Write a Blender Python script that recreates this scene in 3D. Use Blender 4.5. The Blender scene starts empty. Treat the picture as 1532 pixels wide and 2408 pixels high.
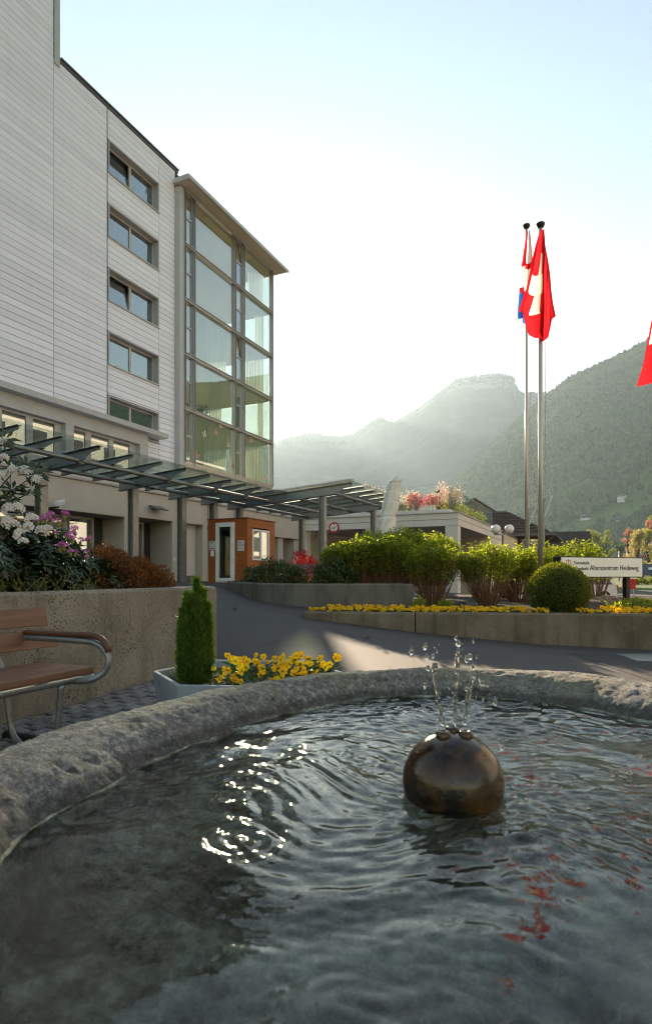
import bpy, math, random
import numpy as np
from mathutils import Vector, Matrix, Quaternion, noise as mnoise

# ------------------------------------------------------------------ camera, light, exposure
sc = bpy.context.scene
C = sc.collection
H = 1.05                                   # camera height over the cobbles
FX = 1380.0                                # focal length in 1532-px-wide picture units
cam_d = bpy.data.cameras.new('camera'); cam = bpy.data.objects.new('camera', cam_d); C.objects.link(cam)
cam.location = (0, 0, H); cam.rotation_euler = (math.radians(90), 0, 0)
cam_d.sensor_fit = 'HORIZONTAL'; cam_d.sensor_width = 36.0; cam_d.lens = 36.0 * FX / 1532.0
cam_d.shift_y = 148.0 / 1532.0
cam_d.clip_start = 0.05; cam_d.clip_end = 30000
cam_d.dof.use_dof = True; cam_d.dof.focus_distance = 9.0; cam_d.dof.aperture_fstop = 8.0
sc.camera = cam

SUN_AZ = math.atan(-0.114)                 # angle from +Y, negative = to the left
SUN_EL = math.radians(17.2)
world = bpy.data.worlds.new('World'); sc.world = world; world.use_nodes = True
wn = world.node_tree.nodes; wn.clear()
sky = wn.new('ShaderNodeTexSky'); sky.sky_type = 'NISHITA'; sky.sun_disc = False
sky.sun_elevation = SUN_EL; sky.sun_rotation = SUN_AZ
sky.altitude = 440; sky.air_density = 1.6; sky.dust_density = 0.12; sky.ozone_density = 0.15
bg = wn.new('ShaderNodeBackground'); bg.inputs['Strength'].default_value = 0.057
wo = wn.new('ShaderNodeOutputWorld')
world.node_tree.links.new(sky.outputs[0], bg.inputs[0]); world.node_tree.links.new(bg.outputs[0], wo.inputs[0])
sun_d = bpy.data.lights.new('sun', 'SUN'); sun_d.energy = 5.0; sun_d.angle = math.radians(0.53); sun_d.color = (1.0, 0.79, 0.56)
sun = bpy.data.objects.new('sun', sun_d); C.objects.link(sun)
SV = Vector((math.sin(SUN_AZ) * math.cos(SUN_EL), math.cos(SUN_AZ) * math.cos(SUN_EL), math.sin(SUN_EL)))
sun.rotation_euler = SV.to_track_quat('Z', 'Y').to_euler(); sun.location = (-20, 60, 60)
vs = sc.view_settings; vs.view_transform = 'Standard'; vs.look = 'None'; vs.exposure = 1.92; vs.gamma = 1.0
vs.use_curve_mapping = False
sc.render.engine = 'CYCLES'
cy = sc.cycles
cy.use_denoising = True; cy.filter_width = 1.1
try: cy.denoiser = 'OPENIMAGEDENOISE'
except Exception: pass
cy.max_bounces = 10; cy.diffuse_bounces = 4; cy.glossy_bounces = 5; cy.transmission_bounces = 8
cy.transparent_max_bounces = 16; cy.volume_bounces = 0
cy.use_adaptive_sampling = True; cy.adaptive_threshold = 0.02
cy.sample_clamp_indirect = 6.0; cy.caustics_reflective = False; cy.caustics_refractive = True
sc.render.film_transparent = False

# ------------------------------------------------------------------ helpers
TH = -math.atan2(651.0, 1380.0)            # the building's turn: local x = out of its long face, local y = along it
CT, ST = math.cos(TH), math.sin(TH)
def bw(t, s): return (t * CT - s * ST, t * ST + s * CT)     # building frame -> world
def wb(x, y): return (x * CT + y * ST, -x * ST + y * CT)     # world -> building frame (t, s)
def P(x, y, Y):                            # picture measure at depth Y -> point in the place
    return Vector(((x - 766.0) / FX * Y, Y, H - (y - 1352.0) / FX * Y))

BASE = {}
def fx(frame, p):
    if frame == 'B':
        a = bw(p[0], p[1]); return Vector((a[0], a[1], p[2]))
    return Vector(p)
def tag(o, label=None, cat=None, group=None, kind=None):
    if label: o['label'] = label
    if cat: o['category'] = cat
    if group: o['group'] = group
    if kind: o['kind'] = kind
    return o
def thing(name, label, cat, base=(0, 0, 0), frame='W', group=None, kind=None):
    o = bpy.data.objects.new(name, None); C.objects.link(o)
    o.location = fx(frame, base); o.rotation_euler = (0, 0, TH if frame == 'B' else 0)
    o.empty_display_size = 0.1
    BASE[o.name] = (frame, Vector(base))
    return tag(o, label, cat, group, kind)

def mesh_np(name, V, F, mats=(), smooth=False, midx=None, uv=None):
    """V (n,3) array, F list of (m,k) int arrays (each array one polygon size)."""
    V = np.asarray(V, dtype=np.float32)
    if not isinstance(F, list): F = [F]
    F = [np.asarray(f, dtype=np.int32) for f in F if len(f)]
    me = bpy.data.meshes.new(name)
    me.vertices.add(len(V)); me.vertices.foreach_set('co', V.ravel())
    nl = sum(f.size for f in F); npoly = sum(len(f) for f in F)
    me.loops.add(nl); me.loops.foreach_set('vertex_index', np.concatenate([f.ravel() for f in F]))
    me.polygons.add(npoly)
    st = []; k = 0
    for f in F:
        st.append(k + np.arange(len(f)) * f.shape[1]); k += f.size
    me.polygons.foreach_set('loop_start', np.concatenate(st).astype(np.int32))
    for m in mats: me.materials.append(m)
    if midx is not None: me.polygons.foreach_set('material_index', np.asarray(midx, dtype=np.int32))
    if smooth: me.polygons.foreach_set('use_smooth', np.ones(npoly, dtype=bool))
    if uv is not None:
        l = me.uv_layers.new(name='UVMap')
        li = np.concatenate([f.ravel() for f in F])
        l.data.foreach_set('uv', np.asarray(uv, dtype=np.float32)[li].ravel())
    me.update(calc_edges=True); me.validate()
    return me

def put(me, name, parent=None, loc=(0, 0, 0), rot=None, scale=None):
    o = bpy.data.objects.new(name, me); C.objects.link(o)
    if parent is not None:
        o.parent = parent; BASE[o.name] = BASE.get(parent.name, ('W', Vector((0, 0, 0))))
    o.location = loc
    if rot is not None: o.rotation_euler = rot
    if scale is not None: o.scale = scale if hasattr(scale, '__len__') else (scale,) * 3
    return o

class MB:
    def __init__(s): s.v = []; s.f = []; s.m = []; s.cm = 0
    def add(s, vs_, fs_):
        k = len(s.v); s.v += [tuple(p) for p in vs_]
        for f in fs_: s.f.append(tuple(i + k for i in f)); s.m.append(s.cm)
        return s
    def box(s, x0, x1, y0, y1, z0, z1, b=0.0):
        if x0 > x1: x0, x1 = x1, x0
        if y0 > y1: y0, y1 = y1, y0
        if z0 > z1: z0, z1 = z1, z0
        return s.add([(x0, y0, z0), (x1, y0, z0), (x1, y1, z0), (x0, y1, z0), (x0, y0, z1), (x1, y0, z1), (x1, y1, z1), (x0, y1, z1)],
                     [(0, 3, 2, 1), (4, 5, 6, 7), (0, 1, 5, 4), (1, 2, 6, 5), (2, 3, 7, 6), (3, 0, 4, 7)])
    def hexa(s, p):       # 8 points: bottom ring then top ring
        return s.add(p, [(0, 3, 2, 1), (4, 5, 6, 7), (0, 1, 5, 4), (1, 2, 6, 5), (2, 3, 7, 6), (3, 0, 4, 7)])
    def bar(s, a, b, w, h, up=(0, 0, 1)):   # rectangular bar from a to b
        a = Vector(a); b = Vector(b); d = (b - a).normalized(); up = Vector(up)
        x = d.cross(up).normalized() * (w / 2); z = x.cross(d).normalized() * (h / 2)
        r = [a - x - z, a + x - z, b + x - z, b - x - z, a - x + z, a + x + z, b + x + z, b - x + z]
        return s.hexa(r)
    def tube(s, pts, r, n=8, cap=True):
        pts = [Vector(p) for p in pts]; m = len(pts)
        if not hasattr(r, '__len__'): r = [r] * m
        k = len(s.v); u = None
        for i, p in enumerate(pts):
            d = (pts[min(i + 1, m - 1)] - pts[max(i - 1, 0)]).normalized()
            if u is None: u = d.orthogonal().normalized()
            else:
                u = (u - d * u.dot(d))
                u = u.normalized() if u.length > 1e-6 else d.orthogonal().normalized()
            w = d.cross(u)
            for j in range(n):
                a = 2 * math.pi * j / n
                s.v.append(tuple(p + (u * math.cos(a) + w * math.sin(a)) * r[i]))
        for i in range(m - 1):
            for j in range(n):
                s.f.append((k + i * n + j, k + i * n + (j + 1) % n, k + (i + 1) * n + (j + 1) % n, k + (i + 1) * n + j)); s.m.append(s.cm)
        if cap:
            s.f.append(tuple(k + j for j in reversed(range(n)))); s.m.append(s.cm)
            s.f.append(tuple(k + (m - 1) * n + j for j in range(n))); s.m.append(s.cm)
        return s
    def lathe(s, prof, c=(0, 0, 0), n=24):
        k = len(s.v)
        for (r, z) in prof:
            for j in range(n):
                a = 2 * math.pi * j / n; s.v.append((c[0] + r * math.cos(a), c[1] + r * math.sin(a), c[2] + z))
        for i in range(len(prof) - 1):
            for j in range(n):
                s.f.append((k + i * n + j, k + i * n + (j + 1) % n, k + (i + 1) * n + (j + 1) % n, k + (i + 1) * n + j)); s.m.append(s.cm)
        return s
    def ext(s, poly, axis, a, b):           # extrude a 2-D polygon along an axis ('x','y','z')
        def mk(p, w): return {'x': (w, p[0], p[1]), 'y': (p[0], w, p[1]), 'z': (p[0], p[1], w)}[axis]
        n = len(poly)
        return s.add([mk(p, a) for p in poly] + [mk(p, b) for p in poly],
                     [tuple(range(n)), tuple(range(2 * n - 1, n - 1, -1))] + [(i, i + n, (i + 1) % n + n, (i + 1) % n) for i in range(n)])
    def mesh(s, name, mats, off=(0, 0, 0), smooth=False):
        me = bpy.data.meshes.new(name)
        me.from_pydata([(p[0] - off[0], p[1] - off[1], p[2] - off[2]) for p in s.v], [], s.f)
        if not isinstance(mats, (list, tuple)): mats = [mats]
        for m in mats: me.materials.append(m)
        if len(mats) > 1: me.polygons.foreach_set('material_index', s.m)
        if smooth: me.polygons.foreach_set('use_smooth', [True] * len(s.f))
        me.update(); return me
    def build(s, name, mats, parent=None, frame='W', base=None, smooth=False, bevel=0.0):
        if parent is not None:
            off = BASE[parent.name][1]
            o = put(s.mesh(name, mats, off, smooth), name, parent)
        else:
            base = base or (0, 0, 0)
            o = bpy.data.objects.new(name, s.mesh(name, mats, base, smooth)); C.objects.link(o)
            o.location = fx(frame, base); o.rotation_euler = (0, 0, TH if frame == 'B' else 0)
            BASE[o.name] = (frame, Vector(base))
        if bevel > 0:
            md = o.modifiers.new('bevel', 'BEVEL'); md.width = bevel; md.segments = 2; md.limit_method = 'ANGLE'; md.angle_limit = math.radians(40)
        return o

# ------------------------------------------------------------------ materials
class NG:
    def __init__(s, name):
        s.m = bpy.data.materials.new(name); s.m.use_nodes = True
        s.t = s.m.node_tree; s.t.nodes.clear()
        s.out = s.t.nodes.new('ShaderNodeOutputMaterial')
    def n(s, ty, **kw):
        nd = s.t.nodes.new('ShaderNode' + ty)
        ins = kw.pop('ins', {})
        for k, v in kw.items(): setattr(nd, k, v)
        for k, v in ins.items(): s.set(nd.inputs[k], v)
        return nd
    def set(s, sock, v):
        if isinstance(v, bpy.types.NodeSocket): s.t.links.new(v, sock)
        elif isinstance(v, bpy.types.Node): s.t.links.new(v.outputs[0], sock)
        else:
            if sock.type == 'RGBA' and len(v) == 3: v = (*v, 1)
            sock.default_value = v
    def coord(s, kind='Object', scale=(1, 1, 1), loc=None):
        tc = s.n('TexCoord')
        mp = s.n('Mapping', ins={'Vector': tc.outputs[kind], 'Scale': scale})
        if loc is not None: s.set(mp.inputs['Location'], loc)
        return mp.outputs[0]
    def noise(s, v, scale, detail=5, rough=.55, dist=0.0):
        return s.n('TexNoise', ins={'Vector': v, 'Scale': scale, 'Detail': detail, 'Roughness': rough, 'Distortion': dist}).outputs['Fac']
    def ramp(s, f, stops, interp='LINEAR'):
        r = s.n('ValToRGB', ins={'Fac': f}); cr = r.color_ramp; cr.interpolation = interp
        while len(cr.elements) < len(stops): cr.elements.new(0.5)
        for e, (p, c) in zip(cr.elements, stops):
            e.position = p; e.color = (*c, 1) if hasattr(c, '__len__') else (c, c, c, 1)
        return r.outputs['Color']
    def mix(s, f, a, b, mode='MIX'):
        x = s.n('Mix', data_type='RGBA', blend_type=mode)
        s.set(x.inputs[0], f); s.set(x.inputs[6], a); s.set(x.inputs[7], b); return x.outputs[2]
    def math(s, op, a, b=0.0, clamp=False):
        x = s.n('Math', operation=op, use_clamp=clamp); s.set(x.inputs[0], a); s.set(x.inputs[1], b); return x.outputs[0]
    def bump(s, h, strength=.3, dist=.02):
        return s.n('Bump', ins={'Height': h, 'Strength': strength, 'Distance': dist}).outputs[0]
    def bsdf(s, col, rough=.6, metal=0.0, normal=None, spec=.5, trans=0.0, ior=1.45):
        b = s.n('BsdfPrincipled', ins={'Base Color': col, 'Roughness': rough, 'Metallic': metal, 'Specular IOR Level': spec, 'Transmission Weight': trans, 'IOR': ior})
        if normal is not None: s.set(b.inputs['Normal'], normal)
        return b
    def done(s, sh): s.set(s.out.inputs['Surface'], sh.outputs[0] if isinstance(sh, bpy.types.Node) else sh); return s.m

def pmat(name, c1, c2=None, scale=6, rough=.6, bump=.0, bscale=None, metal=0.0, stretch=(1, 1, 1), detail=6, spec=.4, objrand=0.0, coord='Object', lo=.35, hi=.65, bdist=.01):
    g = NG(name)
    if c2 is None: c2 = tuple(x * .86 for x in c1)
    v = g.coord(coord, stretch)
    f = g.noise(v, scale, detail)
    col = g.ramp(f, [(lo, c2), (hi, c1)])
    if objrand:
        oi = g.n('ObjectInfo')
        k = g.math('MULTIPLY_ADD', oi.outputs['Random'], objrand); g.t.nodes[-1].inputs[2].default_value = 1 - objrand / 2
        col = g.mix(1.0, col, g.n('CombineColor', ins={0: k, 1: k, 2: k}).outputs[0], 'MULTIPLY')
    nrm = None
    if bump: nrm = g.bump(g.noise(v, bscale or scale * 6, 4), bump, bdist)
    r = g.math('MULTIPLY_ADD', f, .15); g.t.nodes[-1].inputs[2].default_value = rough - .075
    return g.done(g.bsdf(col, r, metal, nrm, spec))

def leafmat(name, stops, trans=.4, rough=.45, tcol=None, spec=.4):
    """stops: colours spread over the leaves at random"""
    g = NG(name)
    geo = g.n('NewGeometry')
    n = len(stops)
    col = g.ramp(geo.outputs['Random Per Island'], [((i + .5) / n, c) for i, c in enumerate(stops)])
    b = g.bsdf(col, rough, 0, None, spec)
    tr = g.n('BsdfTranslucent', ins={'Color': g.mix(1.0, col, tcol or (1.5, 1.5, .8), 'MULTIPLY')})
    mx = g.n('MixShader', ins={0: trans, 1: b.outputs[0], 2: tr.outputs[0]})
    return g.done(mx)

def glassmat(name, tint=(.9, .96, .93), f0=.05, rough=0.0):
    g = NG(name)
    tr = g.n('BsdfTransparent', ins={'Color': tint})
    gl = g.n('BsdfGlossy', ins={'Color': (.97, .99, 1), 'Roughness': rough})
    # a back face would see the inverse index: use the same front-side value on both faces
    lw = g.n('LayerWeight', ins={'Blend': .5})
    a = g.math('POWER', lw.outputs['Facing'], 4.5)
    f = g.math('MULTIPLY_ADD', a, 1 - f0); g.t.nodes[-1].inputs[2].default_value = f0
    return g.done(g.n('MixShader', ins={0: f, 1: tr.outputs[0], 2: gl.outputs[0]}))

M = {}
# cladding: pale grey coated metal boards
M['board'] = pmat('board_coating', (.80, .80, .87), (.76, .76, .83), 1.2, .42, .03, 30, objrand=.11, spec=.5)
M['backing'] = pmat('joint_dark', (.06, .06, .065), None, 4, .8)
M['trim'] = pmat('trim_grey', (.46, .455, .46), (.42, .415, .42), 2, .4, .02, 40)
M['trim_dark'] = pmat('trim_dark', (.12, .12, .125), None, 3, .5)
M['winframe'] = pmat('window_frame_grey', (.50, .48, .47), None, 5, .4)
M['render'] = pmat('warm_render', (.52, .475, .42), (.47, .43, .38), 1.5, .85, .12, 90, bdist=.004)
M['render_white'] = pmat('white_render', (.66, .64, .62), (.60, .585, .565), 1.2, .85, .1, 90, bdist=.004)
M['cream'] = pmat('cream_render', (.62, .55, .42), (.57, .50, .38), 1.0, .85, .1, 60, bdist=.004)
M['soffit'] = pmat('soffit_board', (.50, .44, .36), (.46, .40, .33), 1.5, .7)
M['mullion'] = pmat('brushed_aluminium', (.50, .47, .45), (.42, .40, .385), 8, .32, .02, 60, metal=.75)
M['glass'] = glassmat('facade_glass', (.93, .97, .95), .25)
M['glass_win'] = glassmat('window_glass', (.72, .80, .80), .34)
M['glass_clear'] = glassmat('balustrade_glass', (.94, .98, .96), .03)
M['glass_edge'] = glassmat('canopy_glass', (.92, .97, .945), .03)
M['room_wall'] = pmat('room_wall', (.60, .56, .45), (.56, .52, .42), 1, .8)
M['room_ceil'] = pmat('room_ceiling', (.66, .60, .44), (.6, .55, .40), 2, .8)
M['room_floor'] = pmat('room_floor', (.35, .28, .2), None, 3, .6)
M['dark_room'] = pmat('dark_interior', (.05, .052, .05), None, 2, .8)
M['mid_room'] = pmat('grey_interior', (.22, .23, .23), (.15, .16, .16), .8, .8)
def curtainmat():
    g = NG('sheer_curtain'); v = g.coord('Object', (1, 1, .05))
    c = g.ramp(g.noise(v, 9, 3), [(.3, (.62, .64, .52)), (.7, (.80, .80, .70))])
    d = g.n('BsdfDiffuse', ins={'Color': c}); t = g.n('BsdfTranslucent', ins={'Color': c}); tr = g.n('BsdfTransparent', ins={'Color': (1, 1, .9)})
    m1 = g.n('MixShader', ins={0: .5, 1: d.outputs[0], 2: t.outputs[0]})
    return g.done(g.n('MixShader', ins={0: .38, 1: m1.outputs[0], 2: tr.outputs[0]}))
M['curtain'] = curtainmat()
def galv():
    g = NG('galvanised_steel'); v = g.coord()
    vo = g.n('TexVoronoi', ins={'Vector': v, 'Scale': 38.0})
    a = g.mix(.5, g.ramp(g.noise(v, 7, 5), [(.3, (.14, .15, .155)), (.7, (.27, .275, .275))]), g.ramp(vo.outputs['Distance'], [(0, (.15, .16, .165)), (.6, (.30, .305, .305))]))
    return g.done(g.bsdf(a, .46, .7))
M['galv'] = galv()
M['pole'] = pmat('flagpole_aluminium', (.50, .46, .42), (.42, .39, .36), 3, .42, metal=.55, stretch=(1, 1, .2))
M['black'] = pmat('black_metal', (.018, .018, .019), None, 5, .45)
M['white_plastic'] = pmat('white_plastic', (.72, .73, .75), (.68, .69, .71), 3, .35)
M['red_paint'] = pmat('sign_red', (.50, .012, .02), None, 3, .4)
M['black_paint'] = pmat('letter_black', (.015, .015, .016), None, 3, .6)
M['white_paint'] = pmat('panel_white', (.84, .83, .80), (.82, .81, .78), 2, .45)
M['paper'] = pmat('paper_white', (.62, .62, .63), None, 2, .7)
M['ink'] = pmat('ink_grey', (.09, .09, .1), None, 3, .8)
def wood(name, c1, c2, axis_scale, rough=.5, rings=22, bump=.25):
    g = NG(name); oi = g.n('ObjectInfo')
    off = g.n('CombineXYZ', ins={0: g.math('MULTIPLY', oi.outputs['Random'], 37.0), 1: g.math('MULTIPLY', oi.outputs['Random'], 11.0), 2: g.math('MULTIPLY', oi.outputs['Random'], 5.0)})
    v = g.coord('Object', axis_scale, off.outputs[0])
    f = g.noise(v, rings, 6, .6, .6); f2 = g.noise(v, rings * .22, 3)
    col = g.mix(.45, g.ramp(f, [(.3, c2), (.68, c1)]), g.ramp(f2, [(.3, c2), (.7, c1)]))
    k = g.math('MULTIPLY_ADD', oi.outputs['Random'], .18); g.t.nodes[-1].inputs[2].default_value = .9
    col = g.mix(1.0, col, g.n('CombineColor', ins={0: k, 1: k, 2: k}).outputs[0], 'MULTIPLY')
    return g.done(g.bsdf(col, rough, 0, g.bump(f, bump, .004)))
M['bench_wood'] = wood('bench_wood', (.23, .115, .072), (.10, .045, .028), (1, .06, 1), .5, 34)
M['arm_wood'] = wood('armrest_wood', (.15, .06, .028), (.06, .025, .013), (.12, 1, 1), .45, 30)
M['kiosk_wood'] = wood('stained_timber', (.36, .105, .022), (.24, .062, .012), (.12, .12, 1), .5, 22, .12)
M['chalet_wood'] = wood('red_brown_timber', (.22, .06, .025), (.12, .032, .015), (1, 1, .1), .6, 8)

def concrete(name, c1, c2, pit=.5, streak=.5, crack=True, moss=None, dark=(.075, .06, .045)):
    g = NG(name); v = g.coord()
    big = g.noise(v, 1.6, 6, .6); fine = g.noise(v, 55, 4, .7)
    col = g.ramp(big, [(.38, c2), (.62, c1)])
    col = g.mix(.35, col, g.ramp(fine, [(.25, tuple(x * .55 for x in c2)), (.75, tuple(min(1, x * 1.25) for x in c1))]))
    vs_ = g.coord('Object', (4, 4, .45)); st = g.noise(vs_, 1.5, 7, .7)
    col = g.mix(g.math('MULTIPLY', g.ramp(st, [(.48, 0.0), (.72, 1.0)]), streak), col, tuple(x * .42 for x in c2))
    vo = g.n('TexVoronoi', ins={'Vector': g.n('VectorMath', operation='ADD', ins={0: v, 1: g.n('VectorMath', operation='SCALE', ins={0: g.n('TexNoise', ins={'Vector': v, 'Scale': 60.0, 'Detail': 2.0}).outputs['Color'], 'Scale': .02}).outputs[0]}).outputs[0], 'Scale': 42.0, 'Randomness': 1.0})
    lim = g.ramp(g.noise(v, 3.5, 4), [(.30, .08), (.72, .40)])
    pits = g.math('LESS_THAN', vo.outputs['Distance'], lim)
    col = g.mix(g.math('MULTIPLY', pits, pit), col, dark)
    h = g.math('SUBTRACT', fine, g.math('MULTIPLY', pits, 1.2))
    if crack:
        vd = g.n('VectorMath', operation='ADD', ins={0: v, 1: g.n('VectorMath', operation='SCALE', ins={0: g.n('TexNoise', ins={'Vector': v, 'Scale': 3.0, 'Detail': 4.0}).outputs['Color'], 'Scale': .45}).outputs[0]}).outputs[0]
        vc = g.n('TexVoronoi', feature='DISTANCE_TO_EDGE', ins={'Vector': vd, 'Scale': 1.9})
        ck = g.ramp(vc.outputs['Distance'], [(0.0, 1.0), (.022, 0.0)])
        ck = g.math('MULTIPLY', ck, g.ramp(g.noise(v, 1.1, 2), [(.45, 0.0), (.58, 1.0)]))
        col = g.mix(g.math('MULTIPLY', ck, .65), col, (.16, .10, .06))
    if moss:
        geo = g.n('NewGeometry'); sx = g.n('SeparateXYZ', ins={0: geo.outputs['Normal']})
        up = g.math('MULTIPLY', g.ramp(sx.outputs[2], [(.5, 0.0), (.9, 1.0)]), g.ramp(g.noise(v, 9, 5), [(.42, 0.0), (.6, 1.0)]))
        col = g.mix(g.math('MULTIPLY', up, .6), col, moss)
    return g.done(g.bsdf(col, .9, 0, g.bump(h, .35, .006), .2))
M['conc_warm'] = concrete('weathered_concrete', (.30, .27, .225), (.17, .15, .12), .9, .45)
M['conc_grey'] = concrete('old_grey_concrete', (.165, .155, .135), (.085, .078, .067), .4, .7, False)
M['conc_brown'] = concrete('stained_concrete', (.23, .185, .135), (.10, .078, .053), .5, .6, True, (.13, .13, .08))
M['planter'] = pmat('planter_fibre_cement', (.36, .385, .42), (.28, .30, .335), 2.5, .75, .1, 60, stretch=(1, 1, .5))
M['soil'] = pmat('bark_soil', (.06, .04, .028), (.025, .017, .012), 14, .95, .8, 40, bdist=.03)
def asphalt():
    g = NG('asphalt'); v = g.coord()
    f = g.noise(v, 150, 3, .8); b = g.noise(v, .9, 7, .65)
    col = g.mix(.5, g.ramp(b, [(.3, (.048, .044, .046)), (.5, (.066, .061, .062)), (.7, (.090, .083, .083))]), g.ramp(f, [(.3, (.035, .033, .034)), (.62, (.078, .073, .074)), (.8, (.20, .18, .17))]))
    vd = g.n('VectorMath', operation='ADD', ins={0: v, 1: g.n('VectorMath', operation='SCALE', ins={0: g.n('TexNoise', ins={'Vector': v, 'Scale': 2.0, 'Detail': 4.0}).outputs['Color'], 'Scale': .5}).outputs[0]}).outputs[0]
    vc = g.n('TexVoronoi', feature='DISTANCE_TO_EDGE', ins={'Vector': vd, 'Scale': .55})
    ck = g.math('MULTIPLY', g.ramp(vc.outputs['Distance'], [(0.0, 1.0), (.008, 0.0)]), g.ramp(g.noise(v, .5, 2), [(.5, 0.0), (.6, .7)]))
    col = g.mix(ck, col, (.02, .019, .018))
    grit = g.math('GREATER_THAN', g.noise(v, 60, 2, .5), .76); col = g.mix(g.math('MULTIPLY', grit, .5), col, (.16, .14, .12))
    return g.done(g.bsdf(col, .8, 0, g.bump(f, .5, .004), .35))
M['asphalt'] = asphalt()
M['grass'] = pmat('meadow', (.085, .13, .022), (.05, .085, .018), .25, .9, .4, 6, bdist=.1)
M['cobble'] = pmat('grey_cobble', (.25, .24, .235), (.13, .125, .12), 30, .85, .6, 120, objrand=.45)
M['joint_soil'] = pmat('joint_soil', (.045, .040, .030), (.02, .019, .014), 20, .95, .5, 80)
M['line'] = pmat('road_paint', (.55, .54, .52), (.4, .4, .39), 8, .8)
M['rope'] = pmat('halyard', (.5, .48, .45), None, 8, .8)
def granite():
    g = NG('granite'); v = g.coord()
    f1 = g.noise(v, 48, 6, .85); f2 = g.noise(v, 9, 6, .65); f3 = g.noise(v, 3.2, 6, .6)
    col = g.ramp(f1, [(.36, (.020, .018, .018)), (.5, (.17, .16, .158)), (.64, (.56, .53, .51))])
    col = g.mix(.30, col, g.ramp(f2, [(.32, (.07, .064, .062)), (.62, (.30, .275, .265))]))
    rust = g.ramp(g.noise(v, 6, 4), [(.55, 0.0), (.75, 1.0)])
    col = g.mix(g.math('MULTIPLY', rust, .3), col, (.28, .17, .09))
    geo = g.n('NewGeometry'); sx = g.n('SeparateXYZ', ins={0: geo.outputs['Normal']})
    pos = g.n('SeparateXYZ', ins={0: geo.outputs['Position']})
    up = g.math('MULTIPLY', g.ramp(sx.outputs[2], [(.55, 0.0), (.95, 1.0)]), g.ramp(f3, [(.36, 0.0), (.55, 1.0)]))
    far = g.ramp(g.math('MULTIPLY_ADD', pos.outputs[1], .5), [(.45, .0), (.9, .8)]); g.t.nodes[-2].inputs[2].default_value = -.4
    col = g.mix(g.math('MULTIPLY', g.math('MULTIPLY', up, far), .75), col, g.ramp(f2, [(.3, (.07, .072, .03)), (.7, (.24, .24, .115))]))
    blk = g.ramp(g.noise(v, 16, 6, .7), [(.56, 0.0), (.66, 1.0)])
    col = g.mix(g.math('MULTIPLY', blk, .8), col, (.03, .03, .027))
    wht = g.ramp(g.noise(v, 40, 5, .8), [(.60, 0.0), (.68, 1.0)])
    col = g.mix(g.math('MULTIPLY', wht, .55), col, (.50, .47, .45))
    # the stone below the water line carries a thin coat of algae
    band = g.ramp(g.math('ADD', pos.outputs[2], g.math('MULTIPLY', f2, .02)), [(.535, 1.0), (.555, 0.0)])
    col = g.mix(g.math('MULTIPLY', band, .6), col, (.03, .028, .022))
    wet = g.math('LESS_THAN', pos.outputs[2], .505)
    alg = g.ramp(g.noise(v, 5.5, 10, .82), [(.37, (.030, .025, .014)), (.46, (.12, .105, .065)), (.53, (.24, .24, .185)), (.66, (.60, .62, .51))])
    col = g.mix(wet, col, alg)
    return g.done(g.bsdf(col, .8, 0, g.bump(g.math('ADD', f1, g.math('MULTIPLY', f2, 2.5)), .9, .014), .35))
M['granite'] = granite()
def water():
    g = NG('fountain_water'); v = g.coord()
    h = g.noise(v, 22, 3, .5)
    nb = g.bump(h, .10, .010)
    fr = g.n('Fresnel', ins={'IOR': 1.33, 'Normal': nb})
    re = g.n('BsdfRefraction', ins={'Color': (.90, .93, .91), 'IOR': 1.33, 'Roughness': 0.0, 'Normal': nb})
    gl = g.n('BsdfGlossy', ins={'Color': (1, 1, 1), 'Roughness': .02, 'Normal': nb})
    return g.done(g.n('MixShader', ins={0: fr.outputs[0], 1: re.outputs[0], 2: gl.outputs[0]}))
M['water'] = water()
def drop():
    g = NG('water_drop'); return g.done(g.bsdf((1, 1, 1), 0.0, 0, None, .5, 1.0, 1.33))
M['drop'] = drop()
def bronze():
    g = NG('wet_bronze'); v = g.coord()
    f = g.noise(v, 22, 6, .7); f2 = g.noise(v, 5, 4)
    col = g.mix(.5, g.ramp(f, [(.40, (.008, .005, .003)), (.64, (.13, .058, .015))]), g.ramp(f2, [(.42, (.006, .005, .003)), (.64, (.12, .055, .014))]))
    return g.done(g.bsdf(col, g.ramp(f2, [(.38, .05), (.62, .20)]), .0, g.bump(f, .35, .005), .6))
M['bronze'] = bronze()
M['fabric_white'] = pmat('parasol_cover', (.76, .74, .71), (.68, .66, .63), 4, .85, .2, 30, bdist=.01)
# foliage
M['lf_hydr'] = leafmat('hydrangea_leaf', [(.085, .13, .020), (.12, .175, .024), (.19, .235, .03), (.06, .10, .018), (.15, .195, .024)], .58, .4, (3.4, 2.9, 1.1))
M['lf_rhodo'] = leafmat('rhododendron_leaf', [(.016, .038, .014), (.024, .055, .018), (.035, .065, .018), (.05, .06, .016)], .15, .34, spec=.6)
M['lf_shrub'] = leafmat('evergreen_shrub_leaf', [(.025, .055, .016), (.04, .085, .02), (.06, .10, .024), (.09, .07, .028)], .3, .32, spec=.6)
M['lf_box'] = leafmat('boxwood_leaf', [(.055, .085, .010), (.085, .115, .013), (.12, .15, .018)], .45, .42, (2.6, 2.2, .8))
M['lf_thuja'] = leafmat('thuja_spray', [(.06, .115, .018), (.10, .17, .026), (.15, .24, .038), (.13, .19, .035)], .45, .5)
M['lf_azalea'] = leafmat('azalea_leaf', [(.17, .042, .010), (.23, .060, .012), (.11, .05, .010), (.26, .10, .018), (.08, .07, .014)], .3, .4, (1.5, 1.2, .7))
M['lf_red'] = leafmat('photinia_leaf', [(.30, .02, .025), (.40, .03, .035), (.22, .015, .02), (.34, .05, .04)], .45, .35, (2.4, 1.2, 1.2))
M['lf_maple'] = leafmat('maple_leaf', [(.42, .04, .05), (.50, .06, .075), (.34, .03, .04)], .5, .5, (1.7, .9, .9))
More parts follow.
